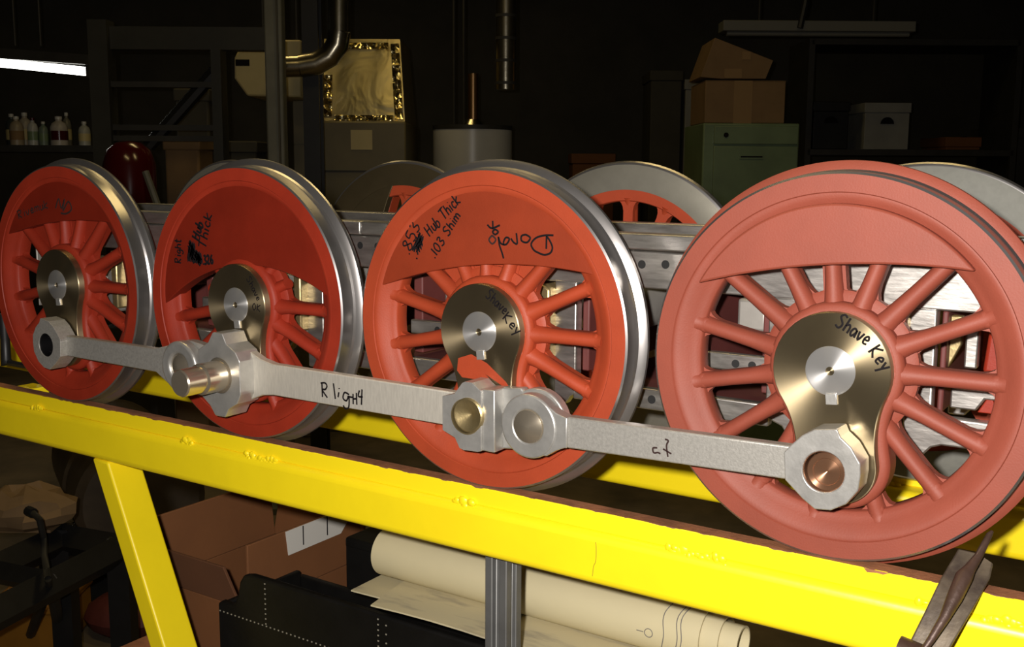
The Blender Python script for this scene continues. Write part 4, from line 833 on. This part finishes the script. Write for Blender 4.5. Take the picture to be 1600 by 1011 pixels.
MB().tube([(a - pe[0][0], 0, b - pe[0][1]) for a, b in pe[:2]], 0.042, 24, upv=(0, 1, 0)).build('straight_section', 'galv', t, scale=1, smooth=60)
MB().tube([(a - pe[0][0], 0, b - pe[0][1]) for a, b in pe[1:6]], 0.045, 24, upv=(0, 1, 0)).build('elbow', 'galv', t, scale=1, smooth=25)
MB().tube([(a - pe[0][0], 0, b - pe[0][1]) for a, b in pe[5:]], 0.042, 24, upv=(0, 1, 0)).build('straight_section', 'galv', t, scale=1, smooth=60)

# water heater, flue and pipes
v = 4.9; P = lambda px, py: ruz(px, py, v)
u0, zt = P(672, 194); u1, _ = P(800, 194); uc = (u0 + u1) / 2; rr = (u1 - u0) / 2
t = rthing('water_heater', 'grey-white round water heater tank behind the third red wheel', 'tank', uc, v + rr, 0)
MB().vcyl((0, 0), rr, 0.06, zt - 0.004, 64).build('shell', 'tank', t, scale=1, bevel=0.006, smooth=40); MB().vcyl((0, 0), rr * 1.01, zt - 0.02, zt, 64).build('top_rim', 'iron', t, scale=1); MB().vcyl((0, 0), rr * 0.9, 0, 0.06, 40).build('skirt', 'iron', t, scale=1)
a, b = P(737, 175); MB().vcyl((a - uc, 0), 0.05, zt, zt + 0.03, 24, r1=0.03).build('draft_hood', 'galv', t, scale=1)
MB().tube([(a - uc, 0, zt + 0.03), (a - uc, 0, zt + 0.24)], 0.024, 16, upv=(0, 1, 0)).build('flue', 'copper', t, scale=1)
for px in (706, 722): a, _ = P(px, 100); MB().tube([(a - uc, 0, zt), (a - uc, 0, 3.4)], 0.006, 8, upv=(0, 1, 0)).build('water_pipe', 'iron', t, scale=1)
a, b = ruz(790, 140, 4.5); t = rthing('flue_pipe', 'dull ribbed metal flue pipe hanging above the water heater', 'pipe', a, 4.5, b)
MB().vcyl((0, 0), 0.042, 0, 3.4 - b, 28).build('pipe', 'galv', t, scale=1)
for k_ in range(8): MB().vcyl((0, 0), 0.044, 0.02 + k_ * 0.09, 0.032 + k_ * 0.09, 28).build('band', 'iron', t, scale=1)

# green cabinet with cartons
v = 4.5; P = lambda px, py: ruz(px, py, v)
u0, zt = P(1100, 192); u1, _ = P(1251, 192); uc = (u0 + u1) / 2; hw = (u1 - u0) / 2; D = 0.5
t = rthing('filing_cabinet', 'green metal filing cabinet under two cardboard cartons', 'cabinet', uc, v, 0)
lb(t, 'body', -hw, hw, 0.012, D, 0, zt, 'green', 0.006)
_, zd = P(1200, 227); a, _ = P(1116, 200)
o = lb(t, 'drawer', a - uc, hw - 0.008, -0.006, 0.012, zd + 0.004, zt - 0.012, 'green', 0.003)
k0 = P(1134, 211); MB().disc(0.010, -0.012, 0.0, (0, 0), 16).build('lock', 'ink', o, scale=1, loc=(k0[0] - uc, 0, k0[1]))
for k_, (za_, zb_) in enumerate(((zd - 0.004, zd - 0.30), (zd - 0.31, zd - 0.60), (zd - 0.61, zd - 0.90))):
    o = lb(t, 'drawer', a - uc, hw - 0.008, -0.006, 0.012, zb_, za_, 'green', 0.003)
    hx, hz = P(1155, 241)[0] - uc, za_ - 0.035; hx2 = P(1192, 241)[0] - uc
    lb(o, 'handle_frame', hx, hx2, -0.012, 0, hz - 0.018, hz + 0.002, 'green'); lb(o, 'handle_slot', hx + 0.004, hx2 - 0.004, -0.0135, -0.008, hz - 0.012, hz - 0.006, 'ink')
u0, z1 = P(1104, 125); u1, _ = P(1230, 125); c = (u0 + u1) / 2; w_ = (u1 - u0) / 2; hh = z1 - zt
t = rthing('carton', 'tan taped cardboard carton standing on the green filing cabinet', 'box', c, v + 0.02, zt)
lb(t, 'body', -w_, w_, 0, 0.36, 0.001, hh - 0.003, 'carton', 0.003); lb(t, 'flap', -w_, w_, 0, 0.178, hh - 0.003, hh, 'carton'); lb(t, 'flap', -w_, w_, 0.182, 0.36, hh - 0.003, hh, 'carton')
a = P(1149, 125)[0] - c; a2 = P(1178, 125)[0] - c; lb(t, 'tape', a, a2, -0.002, 0.0, 0.0, hh, 'tape')
z1b = z1; pts = [P(*p_) for p_ in [(1097, 119), (1120, 57), (1212, 93), (1200, 122), (1130, 122)]]
t = rthing('carton', 'tilted cardboard carton with shiny tape, topmost above the green cabinet', 'box', c, v + 0.04, z1)
mb = MB(); mb.prism([(p_[0] - c, max(p_[1] - z1b, 0.002)) for p_ in pts], 0, 0.30); mb.build('body', 'carton', t, scale=1, bevel=0.002)
for (x0, y0, x1, y1) in ((1135, 106, 1162, 121), (1163, 79, 1176, 92)):
    a, b = P(x0, y0); a2, b2 = P(x1, y1); lb(t, 'tape', a - c, a2 - c, -0.003, 0.0, max(b2 - z1b, 0.003), b - z1b, 'tape')
# unlit fixture above
v = 4.8; P = lambda px, py: ruz(px, py, v)
u0, z0 = P(1130, 55); u1, z1 = P(1432, 33)
t = rthing('unlit_fixture', 'unlit pale strip light fixture above the filing cabinet', 'lamp', (u0 + u1) / 2, v, z0)
hw = (u1 - u0) / 2; lb(t, 'housing', -hw, hw, 0, 0.12, 0.02, z1 - z0, 'fixture', 0.003); MB().tube([(-hw + 0.02, 0.03, 0.012), (hw - 0.02, 0.03, 0.012)], 0.012, 12).build('tube', 'fixture', t, scale=1)
for s_ in (-0.6, 0.6): MB().tube([(hw * s_, 0.06, z1 - z0), (hw * s_, 0.06, 3.4 - z0)], 0.004, 6, upv=(0, 1, 0)).build('chain', 'iron', t, scale=1)
a, b = P(1248, 48); MB().tube([(a - (u0 + u1) / 2, -0.02, 0.03), (a - (u0 + u1) / 2 + 0.02, -0.02, 0.14), (a - (u0 + u1) / 2, -0.01, 0.3)], 0.014, 8, upv=(0, 1, 0)).build('cord', 'iron_black', t, scale=1)
# right background shelving with boxes
v = 5.6; P = lambda px, py: ruz(px, py, v)
MT['filebox'] = pmat('dull_white_file_box', (0.34, 0.34, 0.31), 0.7, var=0.15, vscale=8)
u0, zs = P(1262, 233); u1, zs2 = P(1590, 148)
t = rthing('shelf_unit', 'dark shelving against the right part of the back wall', 'shelf', (u0 + u1) / 2, v + 0.2, 0)
hw = (u1 - u0) / 2; us = (u0 + u1) / 2
lb(t, 'shelf_board', -hw, hw, -0.2, 0.2, zs - 0.03, zs, 'iron'); lb(t, 'shelf_board', -hw, hw, -0.2, 0.2, zs + 0.53, zs + 0.56, 'iron'); lb(t, 'shelf_board', -hw, hw, -0.2, 0.2, zs - 0.5, zs - 0.47, 'iron')
for s_ in (-1, 1): lb(t, 'side_panel', hw * s_ - 0.015, hw * s_ + 0.015, -0.2, 0.2, 0, zs + 0.56, 'iron')
def sbox(x0, x1, yt, lbl, mat, nm='file_box'):
    a, z = P(x0, yt); a2, _ = P(x1, yt); c = (a + a2) / 2; w_ = (a2 - a) / 2
    t = rthing(nm, lbl, 'box', c, v + 0.2, zs); lb(t, 'body', -w_, w_, -0.17, 0.17, 0.001, z - zs - 0.05, mat, 0.003); lb(t, 'lid', -w_ - 0.006, w_ + 0.006, -0.176, 0.176, z - zs - 0.05, z - zs, mat, 0.003)
    MB().prism(arc((0, 0), 0.035, 0, 180, 10), -0.175, -0.169).build('hand_hole', 'ink', t, scale=1, loc=(0, 0, (z - zs) * 0.55))
sbox(1356, 1426, 160, 'pale grey file box with dark hand hole on the right shelf', 'filebox'); sbox(1275, 1330, 158, 'near-black box on the shelf left of the pale file box', 'iron_black', 'dark_box'); sbox(1483, 1536, 214, 'low brown box on the shelf right of the pale file box', 'board', 'low_box')
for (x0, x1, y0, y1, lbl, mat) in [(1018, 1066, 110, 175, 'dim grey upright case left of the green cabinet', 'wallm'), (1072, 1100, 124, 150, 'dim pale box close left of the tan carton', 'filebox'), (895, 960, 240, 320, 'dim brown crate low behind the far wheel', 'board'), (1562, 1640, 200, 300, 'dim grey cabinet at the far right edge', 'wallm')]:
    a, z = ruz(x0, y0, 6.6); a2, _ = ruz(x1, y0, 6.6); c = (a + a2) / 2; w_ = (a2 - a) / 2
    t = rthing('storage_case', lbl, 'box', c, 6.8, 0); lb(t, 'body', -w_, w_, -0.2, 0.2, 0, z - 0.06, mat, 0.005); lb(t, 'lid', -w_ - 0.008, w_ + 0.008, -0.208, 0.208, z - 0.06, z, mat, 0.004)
# dark roof joists
for k_, vv in enumerate((2.6, 4.0, 5.4, 6.8)):
    struct(rbox('trim_%d' % (k_ + 1), -6, 5, vv, vv + 0.12, 3.1, 3.4, 'ceil'))

# ---- low black bench with odds and ends at the lower left
ZB = 0.42
def bp_(px, py, z=ZB): u, v_ = atz(px, py, z); return u, v_
c0 = bp_(187, 832); c1 = bp_(-60, 955); c2 = bp_(95, 816)
e1 = (c1[0] - c0[0], c1[1] - c0[1]); c3 = (c2[0] + e1[0], c2[1] + e1[1])
t = rthing('low_bench', 'low black angle-iron bench at the lower left behind the yellow leg', 'bench', c0[0], c0[1], 0)
Q = lambda p_, z: (p_[0] - c0[0], p_[1] - c0[1], z)
for pa, pb in ((c0, c1), (c0, c2), (c2, c3), (c1, c3)):
    MB().tube([Q(pa, ZB - 0.038), Q(pb, ZB - 0.038)], 0.035, 4, upv=(0, 0, 1)).build('top_bar', 'iron_black', t, scale=1)
for pa in (c0, c1, c2, c3): MB().tube([Q(pa, 0), Q(pa, ZB - 0.01)], 0.032, 4, upv=(1, 1, 0)).build('leg', 'iron_black', t, scale=1)
mid = ((c0[0] + c1[0]) / 2, (c0[1] + c1[1]) / 2); mid2 = ((c2[0] + c3[0]) / 2, (c2[1] + c3[1]) / 2)
MB().tube([Q(mid, ZB - 0.03), Q(mid2, ZB - 0.03)], 0.025, 4, upv=(0, 0, 1)).build('cross_bar', 'iron_black', t, scale=1)
a = bp_(78, 890); MB().tube([Q(a, ZB - 0.02), Q(bp_(45, 1000, 0.0), 0.0)], 0.012, 8).build('brace', 'iron', t, scale=1); MB().tube([Q(a, ZB - 0.02), Q(bp_(98, 1005, 0.02), 0.0)], 0.012, 8).build('brace', 'iron', t, scale=1)
MT['kraft'] = pmat('crumpled_kraft_paper', (0.26, 0.165, 0.08), 0.8, var=0.25, vscale=9, bump=0.6, bscale=12)
MT['drum'] = pmat('dark_brown_drum', (0.085, 0.065, 0.045), 0.45, var=0.4, vscale=8)
u, v_ = bp_(45, 825, ZB)
t = rthing('kraft_bundle', 'crumpled brown paper bundle lying on the low black bench', 'paper', u, v_, ZB)
mb = MB(); rr = random.Random(5); mb.ball((0, 0, 0.045), (0.10, 0.07, 0.05), 14, 9); mb.v = [(x * rr.uniform(0.88, 1.12), y * rr.uniform(0.85, 1.15), max(0.0, z * rr.uniform(0.85, 1.12))) for x, y, z in mb.v]; mb.build('bundle', 'kraft', t, scale=1, smooth=20)
lb(t, 'cardboard_sheet', -0.25, 0.06, -0.03, 0.10, 0.0, 0.006, 'kraft')
u, v_ = bp_(35, 800, ZB + 0.05)
t = rthing('steel_drum', 'dark brown round drum lying behind the bench at the left edge', 'drum', u - 0.10, v_ + 0.85, 0)
mb = MB(); rr_ = 0.17; zc = ruz(15, 740, v_ + 0.85)[1]; mb.lathe([(0, -0.3), (rr_ - 0.02, -0.3), (rr_, -0.28), (rr_, -0.1), (rr_ + 0.008, -0.09), (rr_, -0.08), (rr_, 0.28), (0, 0.3)], 40, (0, zc)); mb.build('drum', 'drum', t, scale=1, rot=(0, 0, 0.5))
lb(t, 'cradle', -0.15, 0.15, -0.25, 0.25, 0, zc - rr_ + 0.03, 'iron_black')
cab = [(52, 802, .52), (62, 812, .52), (68, 840, .47), (70, 870, .445), (75, 905, .43), (88, 960, .2), (97, 1015, .03), (120, 1040, .012)]
pts = [(*bp_(px, py, z), z) for px, py, z in cab]
t = rthing('power_cable', 'black cable hanging over the low black bench to the floor', 'cable', pts[0][0], pts[0][1], 0)
MB().tube([(p_[0] - pts[0][0], p_[1] - pts[0][1], p_[2]) for p_ in pts], 0.0065, 8, upv=(0, 1, 0.2)).build('cord', 'iron', t, scale=1, smooth=60)
MB().tube([(0.0, 0.0, .52), (-0.015, 0.01, .522)], 0.010, 10, upv=(0, 1, 0)).build('plug', 'iron_black', t, scale=1)
MT['orange'] = pmat('faded_orange_plastic', (0.38, 0.17, 0.02), 0.5, var=0.2, vscale=9)
u, v_ = bp_(35, 950, 0.12)
t = rthing('orange_crate', 'dim orange box on the floor under the low black bench', 'box', u, v_ + 0.1, 0)
lb(t, 'body', -0.09, 0.09, -0.1, 0.1, 0, 0.11, 'orange', 0.008); lb(t, 'lid', -0.095, 0.095, -0.105, 0.105, 0.10, 0.125, 'orange', 0.008)
u, v_ = bp_(118, 990, 0.0); v_ += 0.02; u += 0.15
t = rthing('red_bag', 'dull dark red slumped bag on the floor beside the orange box', 'bag', u, v_, 0)
mb = MB(); mb.ball((0, 0, 0.05), (0.13, 0.10, 0.06), 16, 8); mb.v = [(x, y, max(z, 0)) for x, y, z in mb.v]; mb.build('bag', 'maroon', t, scale=1); MB().tube([(-0.05, 0, 0.10), (0, 0, 0.135), (0.05, 0, 0.10)], 0.01, 6, upv=(0, 1, 0)).build('handle', 'maroon', t, scale=1)
